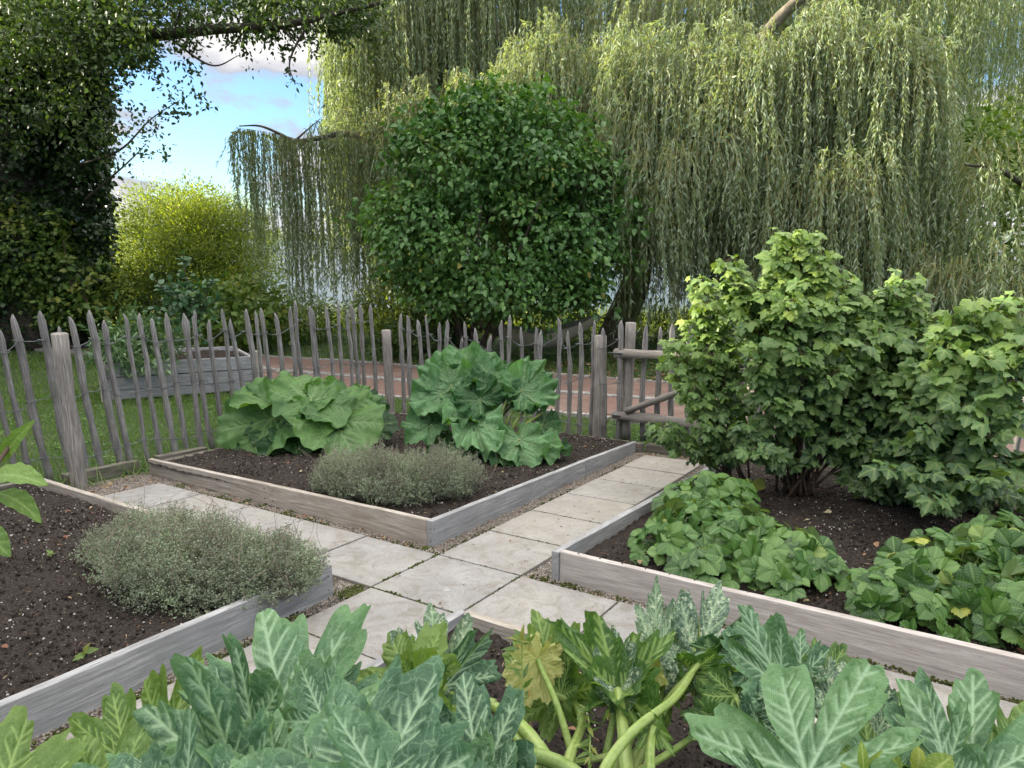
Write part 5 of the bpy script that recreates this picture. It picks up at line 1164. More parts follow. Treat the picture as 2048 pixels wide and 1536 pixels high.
courgette('sprawling courgette with a mass of large silver green veined leaves at the bottom left corner', (-.42, 1.55, 0), [
    (572, 1455, 1.62, 538, 1222, 1.98, dict(mat=C1, rnd=.6, wide=.95, cup=.15, fold=.12, deep=.50, up=.35, rnd_=0) if False else dict(mat=C1, rnd=.75, wide=.95, cup=.15, fold=.12, deep=.50, up=.35)),
    (500, 1462, 1.60, 382, 1330, 1.82, dict(mat=C1, rnd=.5, wide=.70, deep=.45, up=.4, side=-.2)),
    (252, 1520, 1.72, 232, 1372, 1.88, dict(mat=C2, rnd=.55, wide=.85, deep=.30, up=.4)),
    (330, 1480, 1.74, 400, 1300, 1.95, dict(mat=C2, rnd=.65, wide=.75, deep=.55, up=.4)),
    (430, 1480, 1.70, 480, 1370, 1.86, dict(mat=C2, rnd=.45, wide=.9, deep=.45, up=.4)),
    (725, 1610, 1.12, 662, 1352, 1.42, dict(mat=C1, rnd=.45, wide=1.0, deep=.38, up=.2, cup=.12, ruf=.05)),
    (800, 1630, 1.10, 865, 1405, 1.34, dict(mat=C1, rnd=.5, wide=1.2, deep=.36, up=.3, cup=.1)),
    (650, 1440, 1.62, 688, 1292, 1.82, dict(mat=C1, rnd=.6, wide=.9, deep=.35, up=.3)),
    (470, 1580, 1.36, 285, 1425, 1.60, dict(mat=C1, rnd=.45, wide=.72, deep=.35, up=.4)),
    (470, 1600, 1.34, 415, 1440, 1.52, dict(mat=C1, rnd=.55, wide=.9, deep=.35, up=.35)),
    (560, 1590, 1.30, 530, 1435, 1.50, dict(mat=C1, rnd=.65, wide=.9, deep=.35, up=.35)),
    (630, 1620, 1.16, 600, 1450, 1.36, dict(mat=C1, rnd=.55, wide=.9, deep=.35, up=.35)),
    (-20, 1640, 1.36, 15, 1450, 1.58, dict(mat=C2, rnd=.60, wide=.9, deep=.35, up=.4)),
    (200, 1620, 1.42, 150, 1490, 1.60, dict(mat=C2, rnd=.55, wide=1.1, deep=.35, up=.4)),
    (300, 1600, 1.40, 260, 1470, 1.60, dict(mat=C1, rnd=.6, wide=1.0, deep=.35, up=.45)),
    (350, 1660, 1.25, 250, 1520, 1.45, dict(mat=C1, rnd=.5, wide=1.0, deep=.3, up=.45)),
    (960, 1560, 1.30, 935, 1340, 1.52, dict(mat=C1, rnd=.25, wide=.72, deep=.40, up=.25, cup=.1, fold=.2)),
    (930, 1600, 1.22, 905, 1440, 1.36, dict(mat=C1, rnd=.6, wide=.8, deep=.40, up=.35)),
    (980, 1590, 1.24, 968, 1460, 1.38, dict(mat=C1, rnd=.5, wide=.8, deep=.40, up=.35)),
    (858, 1620, 1.15, 930, 1500, 1.30, dict(mat=C1, rnd=.5, wide=.9, deep=.35, up=.4)),
    (825, 1372, 1.90, 775, 1252, 2.10, dict(mat=C2, rnd=.75, wide=1.05, deep=.42, up=.2, cup=.05, fold=.05)),
    (874, 1362, 2.00, 862, 1205, 2.22, dict(mat=C3, rnd=.6, wide=.80, deep=.55, up=.15, cup=.1)),
    (892, 1372, 1.92, 985, 1262, 2.10, dict(mat=C1, rnd=.35, wide=.55, deep=.25, up=.25, side=.3, fold=.4)),
    (826, 1370, 1.88, 885, 1425, 1.70, dict(mat=C2, rnd=.8, wide=1.0, deep=.25, up=.2, cup=.1, nostalk=True)),
    (824, 1370, 1.87, 770, 1440, 1.72, dict(mat=C2, rnd=.55, wide=.7, deep=.25, up=.2, cup=.1, nostalk=True)),
    (905, 1440, 1.75, 885, 1400, 1.85, dict(mat=C1, rnd=.5, wide=1.4, deep=.25, up=.4)),
    (915, 1450, 1.72, 900, 1480, 1.62, dict(mat=C2, rnd=.9, wide=.9, deep=.25, up=.4)),
], [
    ([(985, 1412, 1.86), (1035, 1445, 1.78), (1082, 1500, 1.66), (1115, 1560, 1.58)], .017, .020, .55),
    ([(900, 1392, 1.9), (940, 1396, 1.88), (990, 1410, 1.86)], .013, .016, .3),
    ([(1000, 1440, 1.82), (1045, 1490, 1.72), (1085, 1560, 1.62)], .013, .015, .4),
    ([(940, 1560, 1.40), (985, 1518, 1.42), (1050, 1508, 1.46), (1115, 1525, 1.48), (1180, 1570, 1.46)], .014, .020, .25),
])
courgette('middle courgette with bare pale stalks, yellowed leaves and upright folded blades', (.22, 1.62, 0), [
    (1114, 1392, 2.02, 1068, 1225, 2.22, dict(mat=C2, rnd=.7, wide=.75, deep=.35, up=.15, fold=.5, cup=.1, nostalk=True)),
    (1120, 1390, 2.0, 1105, 1262, 2.2, dict(mat=C2, rnd=.4, wide=.5, deep=.3, up=.1, fold=.6, nostalk=True)),
    (1060, 1320, 2.1, 1030, 1270, 2.2, dict(mat=C2, rnd=.8, wide=1.1, deep=.35, up=.3, nostalk=True)),
    (1075, 1318, 1.95, 1030, 1425, 1.86, dict(mat=C4, rnd=.6, wide=.85, deep=.20, up=.15, cup=.05)),
    (1085, 1330, 2.0, 1120, 1290, 2.1, dict(mat=C4, rnd=.8, wide=.7, deep=.3, up=.2, nostalk=True)),
    (1238, 1385, 1.86, 1098, 1222, 2.10, dict(mat=C2, rnd=.18, wide=.36, deep=.22, up=.45, side=.5, fold=.9, cup=.1, nostalk=True)),
    (1240, 1380, 1.86, 1225, 1270, 2.02, dict(mat=C3, rnd=.2, wide=.52, deep=.25, up=.3, fold=.5, nostalk=True)),
    (1240, 1382, 1.86, 1345, 1252, 2.04, dict(mat=C2, rnd=.2, wide=.38, deep=.22, up=.5, side=-.5, fold=.9, cup=.1, nostalk=True)),
    (1250, 1330, 1.98, 1225, 1438, 1.84, dict(mat=C4, rnd=.15, wide=.85, deep=.2, up=.15, cup=.1)),
    (1292, 1340, 1.96, 1312, 1408, 1.86, dict(mat=C4, rnd=.35, wide=.8, deep=.3, up=.15)),
    (1330, 1330, 2.02, 1330, 1462, 1.86, dict(mat=C2, rnd=.45, wide=.50, deep=.2, up=.1, fold=.4)),
    (1342, 1262, 2.16, 1358, 1312, 2.1, dict(mat=C4, rnd=.7, wide=.9, deep=.3, up=.15)),
    (1312, 1305, 2.06, 1315, 1172, 2.26, dict(mat=C3, rnd=.7, wide=.5, deep=.3, up=.15, fold=.3)),
    (1350, 1290, 2.10, 1345, 1205, 2.22, dict(mat=C1, rnd=.4, wide=.7, deep=.35, up=.2)),
    (1390, 1330, 2.02, 1368, 1182, 2.2, dict(mat=C4, rnd=.1, wide=.22, deep=.4, up=.1)),
    (1395, 1328, 2.0, 1450, 1158, 2.22, dict(mat=C3, rnd=.35, wide=.62, deep=.52, up=.1, cup=.05)),
    (1380, 1345, 1.98, 1490, 1345, 1.9, dict(mat=C2, rnd=.1, wide=.55, deep=.25, up=.5, fold=.4)),
    (1420, 1300, 2.02, 1520, 1300, 2.0, dict(mat=C1, rnd=.2, wide=.45, deep=.25, up=.5, fold=.4)),
    (1430, 1325, 2.0, 1500, 1280, 2.05, dict(mat=C2, rnd=.15, wide=.5, deep=.3, up=.4, fold=.4, nostalk=True)),
    (1305, 1450, 1.7, 1350, 1512, 1.62, dict(mat=C2, rnd=.35, wide=.4, deep=.2, up=.5, nostalk=True)),
    (1303, 1450, 1.7, 1272, 1500, 1.64, dict(mat=C2, rnd=.35, wide=.4, deep=.2, up=.5, nostalk=True)),
], [
    ([(1148, 1398, 1.98), (1166, 1440, 1.90), (1152, 1480, 1.82), (1138, 1530, 1.74)], .008, .010, .4),
    ([(1112, 1390, 2.0), (1150, 1412, 1.95), (1163, 1450, 1.85), (1140, 1510, 1.72), (1125, 1570, 1.64)], .010, .016, .5),
    ([(1236, 1380, 1.86), (1244, 1440, 1.76), (1250, 1500, 1.68), (1258, 1580, 1.58)], .014, .021, .55),
    ([(1395, 1328, 2.0), (1350, 1395, 1.82), (1275, 1455, 1.66), (1220, 1520, 1.55), (1190, 1590, 1.48)], .010, .015, .45),
    ([(1408, 1395, 1.95), (1402, 1455, 1.85), (1362, 1490, 1.78), (1290, 1535, 1.70), (1200, 1580, 1.6)], .008, .012, .35),
    ([(1306, 1455, 1.7), (1300, 1500, 1.64), (1300, 1570, 1.56)], .012, .014, .35),
    ([(1230, 1508, 1.74), (1190, 1518, 1.74), (1120, 1530, 1.72)], .009, .008, .7),
    ([(1120, 1530, 1.7), (1150, 1495, 1.74), (1180, 1490, 1.76)], .007, .006, .5),
    ([(1395, 1328, 2.0), (1378, 1250, 2.1)], .006, .003, .5),
])
courgette('right hand courgette with deeply lobed smooth leaves below the strawberry bed', (.72, 1.45, 0), [
    (1612, 1545, 1.30, 1535, 1300, 1.62, dict(mat=C1, rnd=.85, wide=1.05, deep=.80, up=.35, cup=.05, fold=.05, ruf=.04)),
    (1500, 1330, 1.92, 1500, 1228, 2.06, dict(mat=C1, rnd=.55, wide=.7, deep=.30, up=.3, side=-.2)),
    (1560, 1370, 1.80, 1482, 1215, 2.0, dict(mat=C1, rnd=.5, wide=.6, deep=.35, up=.3)),
    (1600, 1350, 1.84, 1600, 1262, 1.98, dict(mat=C1, rnd=.45, wide=.8, deep=.3, up=.3)),
    (1650, 1360, 1.85, 1690, 1295, 1.95, dict(mat=C2, rnd=.3, wide=.9, deep=.4, up=.4)),
    (1660, 1420, 1.75, 1740, 1345, 1.85, dict(mat=C3, rnd=.4, wide=.8, deep=.4, up=.4)),
    (1735, 1500, 1.58, 1700, 1340, 1.76, dict(mat=C3, rnd=.2, wide=.8, deep=.35, up=.3)),
    (1740, 1500, 1.56, 1815, 1395, 1.7, dict(mat=C2, rnd=.45, wide=.8, deep=.4, up=.4)),
    (1890, 1540, 1.34, 1845, 1358, 1.56, dict(mat=C1, rnd=.5, wide=.6, deep=.35, up=.3, fold=.15)),
    (1945, 1560, 1.32, 1955, 1352, 1.56, dict(mat=C1, rnd=.7, wide=.85, deep=.6, up=.3, fold=.1)),
    (2030, 1560, 1.40, 2060, 1415, 1.58, dict(mat=C2, rnd=.6, wide=1.0, deep=.45, up=.4)),
    (1470, 1390, 1.85, 1430, 1480, 1.72, dict(mat=C2, rnd=.05, wide=.9, deep=.4, up=.5)),
    (1500, 1430, 1.78, 1560, 1475, 1.66, dict(mat=C1, rnd=.0, wide=1.0, deep=.45, up=.5)),
    (1440, 1430, 1.82, 1470, 1520, 1.66, dict(mat=C2, rnd=.0, wide=1.0, deep=.45, up=.5)),
    (1540, 1480, 1.7, 1480, 1560, 1.58, dict(mat=C1, rnd=.05, wide=1.0, deep=.45, up=.5)),
    (1560, 1600, 1.25, 1455, 1500, 1.4, dict(mat=C1, rnd=.7, wide=.35, deep=.5, up=.4)),
    (1780, 1580, 1.3, 1790, 1480, 1.42, dict(mat=C1, rnd=.6, wide=1.0, deep=.5, up=.4)),
], [
    ([(1532, 1470, 1.62), (1540, 1530, 1.54), (1545, 1590, 1.48)], .008, .010, .5),
])
# seedlings and a yellow green weed at the very bottom
def weed(label, name, pts, n_, size, mat='lf_wild', tpl=TP_NARROW, s=.015):
    P = curve(pts, 20); r_ = empty(name, P[0]); tag(r_, label, 'weed'); mb = MB(); tube(mb, P, np.linspace(.0035, .0015, len(P)), 5, .4); mb.build('stem', M['stalk'], r_)
    mb = MB(); k = rng.integers(3, len(P), n_); dd = rng.normal(size=(n_, 3)); dd[:, 2] = np.abs(dd[:, 2]) * .5; scatter(mb, tpl, P[k] + rng.normal(size=(n_, 3)) * s * .3, dd, np.array([0, -.3, 1.]) + rng.normal(size=(n_, 3)) * .3, rng.uniform(size[0], size[1], n_)); mb.build('foliage', M[mat], r_)
weed('slender seedling standing in front of the yellowed courgette leaf', 'seedling', [at(1048, 1450, 1.80), at(1046, 1380, 1.84), at(1044, 1310, 1.88), at(1046, 1275, 1.9)], 22, (.03, .055))
weed('upright bright weed between two pale courgette stalks', 'seedling', [at(1178, 1540, 1.68), at(1180, 1470, 1.76), at(1174, 1410, 1.82)], 26, (.03, .05))
weed('small sprout with two round leaves on the bare soil of the left bed', 'sprout', [onground(170, 1312, .12), onground(170, 1312, .15), onground(172, 1308, .18)], 5, (.035, .05), 'lf_wild', TP_BROAD)
weed('tiny sprout on the bare soil near the thyme', 'sprout', [onground(100, 1110, .12), onground(100, 1110, .15), onground(101, 1108, .19)], 9, (.02, .035), 'lf_wild', TP_BROAD)

# --- big soft leaves at the left edge (a pepper plant just out of frame)
b = gab(-2.3, 1.75, .12); b = at(-60, 1250, 2.6); b[2] = float(gz(0, 2.6)) + .12; r_ = empty('pepper_plant', b); tag(r_, 'plant reaching in from the left edge with a few large drooping glossy leaves', 'plant')
M['lf_pep'] = leaf_mat('leaf_pepper', [(0.0, (0.07, 0.15, 0.02)), (1, (0.14, 0.24, 0.04))], vein=(0.2, 0.3, 0.08), trans=.3, rough=.35, bumpy=.5)
def simple_big(J, T, N, w, fold, droop, parent, rnd=.5, mat='lf_pep'):
    nl, nw = 26, 13; t = np.linspace(0, 1, nl)[:, None]; s = np.linspace(-1, 1, nw)[None]
    wd = w * np.sin(np.pi * t ** .8) ** .8 * (1 - .25 * t); X = wd * s; Y = t + 0 * s; Z = fold * np.abs(X) - droop * t * (t - 1) * -1 * 0 + droop * np.sin(np.pi * t) + .03 * np.sin(t * 30 - np.abs(s) * 4) * np.abs(s) * w * 2
    s_ = np.linalg.norm(T - J); y = (T - J) / s_; x = nrm(np.cross(y, N)); z = np.cross(x, y)
    V = J + s_ * (X[..., None] * x + Y[..., None] * y + Z[..., None] * z); ve = np.exp(-(s / .1) ** 2) + 0 * t + .5 * (np.sin(t * 34 - np.abs(s) * 5) > .93); mb = MB()
    mb.add(V.reshape(-1, 3), grid_faces(nl, nw), np.stack([X, Y], -1).reshape(-1, 2), rnd, np.clip(ve, 0, 1).reshape(-1)); return mb.build('leaf', M[mat], parent)
simple_big(at(-30, 955, 2.0), at(98, 972, 1.95), np.array([0, -.3, 1.]), .24, .2, .10, r_, .8)
simple_big(at(-10, 985, 2.0), at(84, 1048, 1.95), np.array([.3, -.3, 1.]), .22, .2, .14, r_, .5)
simple_big(at(0, 925, 2.1), at(72, 838, 2.1), np.array([.3, -.6, .6]), .16, .3, .05, r_, .6)
simple_big(at(-50, 1060, 2.0), at(22, 1115, 1.95), np.array([0, -.3, 1.]), .3, .2, .1, r_, .3)
simple_big(at(-40, 900, 2.1), at(12, 860, 2.1), np.array([0, -.5, .6]), .2, .3, .05, r_, .4)
stem([b, at(-60, 1100, 2.3), at(-20, 960, 2.05), at(20, 890, 2.1), at(30, 868, 2.1)], .012, .004, 'twig', r_, 'stem')

def leafy(label, name, base, leaves, mat):
    r_ = empty(name, base); tag(r_, label, 'weed')
    for (jx, jy, jY, tx, ty, tY, w) in leaves:
        J, T = at(jx, jy, jY), at(tx, ty, tY); simple_big(J, T, np.array([random.gauss(0, .4), -.6, 1.]), w, .15, .12, r_, random.random(), mat); stem([base, (base + J) / 2 + np.array([0, 0, .03]), J], .005, .003, 'stalk', r_, 'stalk')
M['lf_weed'] = leaf_mat('leaf_weed', [(0.0, (0.12, 0.20, 0.02)), (1, (0.26, 0.30, 0.04))], vein=(0.3, 0.36, 0.1), trans=.35, rough=.45, bumpy=.4)
leafy('yellow green leafy weed at the bottom edge beside the right hand courgette', 'weed', at(1820, 1700, 1.2), [(1800, 1545, 1.25, 1760, 1490, 1.3, .34), (1830, 1550, 1.25, 1835, 1488, 1.3, .34), (1850, 1555, 1.22, 1905, 1512, 1.26, .3), (1790, 1560, 1.2, 1745, 1535, 1.22, .3), (1870, 1570, 1.2, 1900, 1550, 1.22, .34)], 'lf_weed')
leafy('yellowish curling shoot at the bottom edge below the lobed courgette leaf', 'weed', at(1720, 1700, 1.2), [(1728, 1545, 1.22, 1722, 1480, 1.26, .2), (1735, 1545, 1.22, 1765, 1500, 1.25, .2), (1710, 1560, 1.2, 1680, 1525, 1.22, .25)], 'lf_weed')
# --- rhubarb
def rhubarb(label, b, specs, mat, kw, seed):
    r_ = empty('rhubarb_plant', b); tag(r_, label, 'vegetable plant')
    for i, s in enumerate(specs):
        jx, jy, jY, tx, ty, tY, w, u, sd, rn = s[:10]; J = at(jx, jy, jY); T = at(tx, ty, tY)
        o = dict(kw); o.update(s[10] if len(s) > 10 else {})
        big_leaf(J, T, face(J, u, sd), 'r', wide=w, mat=mat, parent=r_, seed=seed + i, rnd=rn, res=(190, 44), **o)
        a = random.random() * 6.28; bb = b + np.array([math.cos(a) * .1, math.sin(a) * .1, 0])
        if J[2] > b[2] + .12: stem([bb, bb + (J - bb) * np.array([.35, .35, .55]), J], .020, .010, 'rstalk', r_, 'stalk', random.random(), 8)
    return r_
b = gab(1.72, 2.62, .10); YR = float(b[1]); print('rhub1', b)
rhubarb('rhubarb with broad smooth drooping leaves beside the left run of pickets', b, [
    (560, 795, YR, 462, 800, YR - .25, .75, .75, -.1, .85), (600, 800, YR - .05, 640, 752, YR + .3, .9, .6, 0, .8), (620, 800, YR - .1, 648, 868, YR - .5, .95, .55, .1, .75),
    (540, 838, YR - .2, 462, 925, YR - .45, .95, .5, -.3, .7), (590, 905, YR - .45, 540, 968, YR - .75, 1.0, .45, -.1, .25), (668, 838, YR - .25, 728, 915, YR - .6, .95, .5, .25, .85),
    (665, 835, YR - .2, 600, 820, YR - .4, .8, .6, -.1, .65), (700, 830, YR, 735, 780, YR + .25, .9, .7, .2, .6), (740, 850, YR - .05, 782, 870, YR - .2, .9, .6, .3, .15),
    (650, 900, YR - .35, 650, 945, YR - .6, 1.1, .45, 0, .2), (690, 890, YR - .3, 700, 930, YR - .5, 1.0, .5, .2, .15), (640, 790, YR + .1, 690, 768, YR + .2, .7, .3, .1, .95, dict(ruf=.12)),
    (715, 795, YR + .1, 740, 775, YR + .2, .8, .3, .1, .95, dict(ruf=.12)), (560, 860, YR - .2, 500, 880, YR - .4, .9, .5, -.3, .15), (560, 790, YR + .1, 580, 765, YR + .4, 1.3, .7, 0, .6), (735, 810, YR + .2, 770, 840, YR + .1, .8, .5, .3, .3), (600, 860, YR - .3, 640, 900, YR - .5, .9, .4, 0, .1),
    (500, 900, YR - .3, 480, 940, YR - .45, .8, .4, -.2, .2)], 'lf_rhub', dict(cup=.12, fold=.14, droop=.22, ruf=.06, crinkle=.012), 300)
b = gab(2.1, 1.25, .10); YR = float(b[1]); print('rhub2', b)
rhubarb('rhubarb with curled crinkly leaves and pale green stalks in front of the gate post', b, [
    (935, 775, YR + .1, 918, 690, YR + .3, 1.0, .25, 0, .6), (900, 770, YR, 872, 712, YR + .2, .9, .3, -.3, .7), (880, 790, YR - .05, 818, 800, YR - .1, 1.0, .5, -.3, .65), (860, 850, YR - .2, 815, 880, YR - .4, .9, .4, -.3, .55),
    (945, 840, YR - .3, 972, 905, YR - .6, .8, .4, .1, .95), (930, 830, YR - .25, 895, 840, YR - .45, .9, .5, -.2, .7), (985, 765, YR - .1, 1000, 722, YR + .1, .9, .3, .2, .4), (1030, 780, YR, 1040, 730, YR + .2, 1.0, .3, .2, .75),
    (1045, 790, YR - .1, 1118, 790, YR - .1, .75, .5, .3, .7), (1045, 780, YR - .1, 1095, 735, YR + .1, .7, .4, .3, .6), (1065, 885, YR - .3, 1115, 915, YR - .5, .8, .4, .3, .85), (1040, 880, YR - .4, 1060, 940, YR - .6, 1.0, .4, .1, .8),
    (1010, 900, YR - .4, 1000, 935, YR - .6, .9, .4, 0, .3), (900, 890, YR - .3, 880, 940, YR - .5, .9, .4, -.2, .4), (960, 800, YR - .2, 925, 760, YR - .1, 1.0, .4, 0, .3), (1085, 850, YR - .1, 1120, 860, YR - .2, 1.0, .5, .3, .35),
    (990, 750, YR + .2, 975, 720, YR + .3, 1.2, .4, 0, .5), (1110, 900, YR - .3, 1140, 905, YR - .4, .9, .5, .3, .25), (920, 760, YR + .1, 945, 740, YR, .9, .2, 0, .1), (870, 830, YR - .1, 850, 805, YR, .9, .4, -.2, .3), (960, 880, YR - .4, 940, 915, YR - .5, .8, .4, 0, .2)],
    'lf_rhub2', dict(cup=.10, fold=.15, droop=.15, ruf=.16, crinkle=.034), 340)
rb_ = bpy.data.objects[-1] if False else [o for o in bpy.data.objects if o.name.startswith('rhubarb_plant')][-1]
for (x0, y0, x1, y1, x2, y2) in ((1012, 912, 1012, 850, 1040, 800), (1018, 914, 1040, 860, 1085, 825), (1008, 912, 1000, 850, 1015, 790), (1022, 916, 1060, 890, 1105, 880), (1014, 912, 1028, 850, 1055, 815)):
    stem([at(x0, y0, YR - .2), at(x1, y1, YR - .26), at(x2, y2, YR - .15)], .017, .010, 'rstalk', rb_, 'stalk', random.random(), 8)

# --- thyme
M['lf_thyme'] = leaf_mat('leaf_thyme', [(0.0, (0.101, 0.118, 0.090)), (0.35, (0.174, 0.207, 0.151)), (0.8, (0.235, 0.291, 0.207)), (1, (0.246, 0.347, 0.157))], trans=.2, rough=.7)
M['tw_thyme'] = mat_simple('thyme_twig', [(0.3, (0.180, 0.135, 0.108)), (0.7, (0.396, 0.324, 0.270))], 60, .9, .2)
def thyme(label, centres, n_, seed):
    c0 = centres[0][0]; r_ = empty('thyme_plant', c0); tag(r_, label, 'herb'); lf = MB(); tw = MB(); g = np.random.default_rng(seed)
    for (c, rx, ry, hh, share, rot) in centres:
        n2 = int(n_ * share); a = g.random(n2) * 6.28; q = np.sqrt(g.random(n2)); ux, uy = np.cos(a) * q, np.sin(a) * q
        X = rx * ux; Y = ry * uy; wx = DA[0] * X + DB[0] * Y; wy = DA[1] * X + DB[1] * Y
        H = hh * (np.sqrt(np.clip(1.02 - q ** 2, 0, 1)) * .8 + .25) * (.75 + .4 * g.random(n2)) * (1 + .22 * np.sin(ux * 7 + seed) * np.sin(uy * 6))
        tip = np.stack([c[0] + wx, c[1] + wy, c[2] + H], -1); root = np.stack([c[0] + wx * .55, c[1] + wy * .55, np.full(n2, c[2] - .01)], -1); tip = tip + g.normal(size=tip.shape) * .02
        K = 6; t = np.linspace(0, 1, K)[None, :, None]; P = root[:, None] * (1 - t) + tip[:, None] * t; bow = g.normal(size=(n2, 1, 3)) * .025; P = P + bow * np.sin(np.pi * t) + g.normal(size=P.shape) * .003
        w = .0014 * (1.2 - .7 * t); off = np.zeros_like(P); off[..., 0:1] = w; V = np.stack([P - off, P + off], 2).reshape(-1, 3); kk = np.arange(K - 1); F = np.stack([2 * kk, 2 * kk + 1, 2 * kk + 3, 2 * kk + 2], -1)
        tw.add(V, (F[None] + (np.arange(n2) * K * 2)[:, None, None]).reshape(-1, 4))
        per = 26; idx = np.repeat(np.arange(n2), per); tt = .30 + .72 * g.random(len(idx)) ** .8; f = np.clip(tt, 0, .999) * (K - 1); i0 = f.astype(int); pos = P[idx, i0] + (P[idx, i0 + 1] - P[idx, i0]) * (f - i0)[:, None] + g.normal(size=(len(idx), 3)) * .006
        patch = .5 + .5 * np.sin(ux * 5 + seed * 2) * np.cos(uy * 5 + seed); r = np.clip(patch[idx] * .6 + g.random(len(idx)) * .45, 0, 1); dd = g.normal(size=(len(idx), 3)); dd[:, 2] = np.abs(dd[:, 2]) * .8
        scatter(lf, tpl_diamond(.30, .1), pos, dd, g.normal(size=(len(idx), 3)) + np.array([0, 0, .6]), g.uniform(.007, .014, len(idx)), r)
    # bare wiry shoots sticking out
    for _ in range(46):
        c, rx, ry, hh, sh_, rot = random.choice(centres); a = random.random() * 6.28; q = .6 + .5 * random.random(); p0 = np.array([c[0] + (DA[0] * rx * math.cos(a) + DB[0] * ry * math.sin(a)) * q, c[1] + (DA[1] * rx * math.cos(a) + DB[1] * ry * math.sin(a)) * q, c[2] + hh * .5])
        tube(tw, curve([p0, p0 + np.array([random.gauss(0, .03), random.gauss(0, .03), .09]), p0 + np.array([random.gauss(0, .06), random.gauss(0, .06), .15 + .08 * random.random()])], 7), .0013, 3, .5, cap=False)
    lf.build('foliage', M['lf_thyme'], r_); tw.build('twigs', M['tw_thyme'], r_)
def g3(a, b, h): return gab(a, b, h)
thyme('wide grey green thyme clump spilling over the grey board of the left bed', [(g3(-1.18, .66, .12), .42, .60, .25, .46, 0), (g3(-1.12, 1.10, .12), .36, .46, .22, .28, 0), (g3(-1.02, .26, .13), .28, .30, .22, .26, 0)], 4600, 3)
thyme('greyer thyme clump in front of the two rhubarbs in the centre bed', [(g3(.55, 1.05, .10), .34, .58, .29, .43, 0), (g3(.85, .70, .10), .36, .38, .29, .35, 0), (g3(.50, 1.32, .10), .24, .26, .24, .22, 0)], 4200, 5)

# --- strawberries
M['lf_straw'] = leaf_mat('leaf_strawberry', [(0.0, (0.020, 0.067, 0.018)), (0.5, (0.056, 0.146, 0.031)), (0.9, (0.134, 0.246, 0.062)), (1, (0.358, 0.370, 0.067))], vein=(0.16, 0.27, 0.08), trans=.22, rough=.36, back=(.2, .26, .14), bumpy=.2, tcol=(1.5, 1.7, .3))
M['petal'] = mat_simple('petal', [(0.3, (0.75, 0.75, 0.72)), (0.7, (0.8, 0.8, 0.78))], 20, .8, 0); M['berry'] = mat_simple('berry', [(0.3, (0.45, 0.03, 0.02)), (0.7, (0.55, 0.06, 0.04))], 50, .4, .3); M['unripe'] = mat_simple('unripe', [(0.3, (0.32, 0.36, 0.14)), (0.7, (0.50, 0.50, 0.28))], 50, .5, .3)
def strawberry(label, c, ra, rb, H, n_, seed, berries=()):
    g = np.random.default_rng(seed); r_ = empty('strawberry_plant', c); tag(r_, label, 'strawberry plant', 'strawberry plants in the right bed'); lf = MB(); st = MB()
    for i in range(int(n_ * .95)):
        a = g.random() * 6.28; q = math.sqrt(g.random()) * (.8 + .35 * g.random()); X, Y = ra * q * math.cos(a), rb * q * math.sin(a); hz = H * (math.sqrt(max(1 - q * q, 0)) * .75 + .22) * (.5 + .65 * g.random())
        p = np.array([c[0] + DA[0] * X + DB[0] * Y, c[1] + DA[1] * X + DB[1] * Y, c[2] + hz]); outw = nrm(np.array([p[0] - c[0], p[1] - c[1], 0]) + 1e-6)
        n0 = nrm(np.array([0, 0, 1.]) + outw * (.2 + .7 * q) + g.normal(size=3) * .42 + np.array([0, -.3, 0])); az_ = g.random() * 6.28; y0 = nrm(np.cross(n0, np.array([math.cos(az_), math.sin(az_), .1])))
        y0 = nrm(y0 + outw * .8 * q); x0 = nrm(np.cross(y0, n0)); n0 = np.cross(x0, y0); sz = .072 + .032 * g.random(); rn = min(g.random() * .93 if g.random() > .018 else 1.0, 1)
        D = [y0, nrm(y0 * .25 + x0), nrm(y0 * .25 - x0)]; D = [nrm(d_ - n0 * .12) for d_ in D]
        scatter(lf, TP_STR, np.array([p] * 3), np.array(D), np.array([n0, n0 + x0 * .15, n0 - x0 * .15]) + g.normal(size=(3, 3)) * .08, np.array([sz, sz * .94, sz * .94]), np.clip(np.full(3, rn) + g.normal(size=3) * .04, 0, 1))
        root = np.array([c[0] + (p[0] - c[0]) * .35, c[1] + (p[1] - c[1]) * .35, c[2]]); tube(st, curve([root, (root + p) / 2 + np.array([0, 0, .03]), p], 6), .0022, 4, g.random(), cap=False)
    lf.build('foliage', M['lf_straw'], r_); st.build('stalks', M['rstalk'], r_)
    for kind, px, py, Y in berries:
        q = at(px, py, Y); mb = MB()
        if kind == 'flower':
            for k in range(5):
                a = k * 1.257; d_ = np.array([math.cos(a), math.sin(a) * .5, math.sin(a) * .8]); scatter(mb, tpl_simple(.45, 3, 0, 0, .5), [q], [d_], [[0, -.8, .5]], [.014])
            mb.build('flower', M['petal'], r_)
        else:
            s_ = .013; th = np.linspace(0, np.pi, 9); P = q - np.array([0, 0, 1.]) * (np.cos(th)[:, None] * -s_ * 1.15) ; tube(mb, P, s_ * np.sin(th) ** .7 * (1 - .3 * th / np.pi) + .0005, 10, .5); mb.build('berry', M['berry' if kind == 'red' else 'unripe'], r_)
BER = (('flower', 1897, 1166, 3.25), ('flower', 2040, 1185, 3.2), ('green', 1878, 1205, 3.1), ('red', 1857, 1192, 3.1), ('green', 1998, 1235, 2.95), ('red', 2010, 1262, 2.9), ('green', 1815, 1240, 3.05))
strawberry('bushy strawberry plants nearest the corner of the right bed', gab(.68, -1.48, .10), .50, .42, .26, 230, 11)
strawberry('strawberry foliage beside the far half of the stone path, under a yellow leaf', gab(1.38, -1.22, .10), .46, .32, .24, 150, 12)
strawberry('strawberry leaves between the corner clump and the bare gap of soil', gab(.62, -1.88, .10), .34, .25, .20, 110, 16)
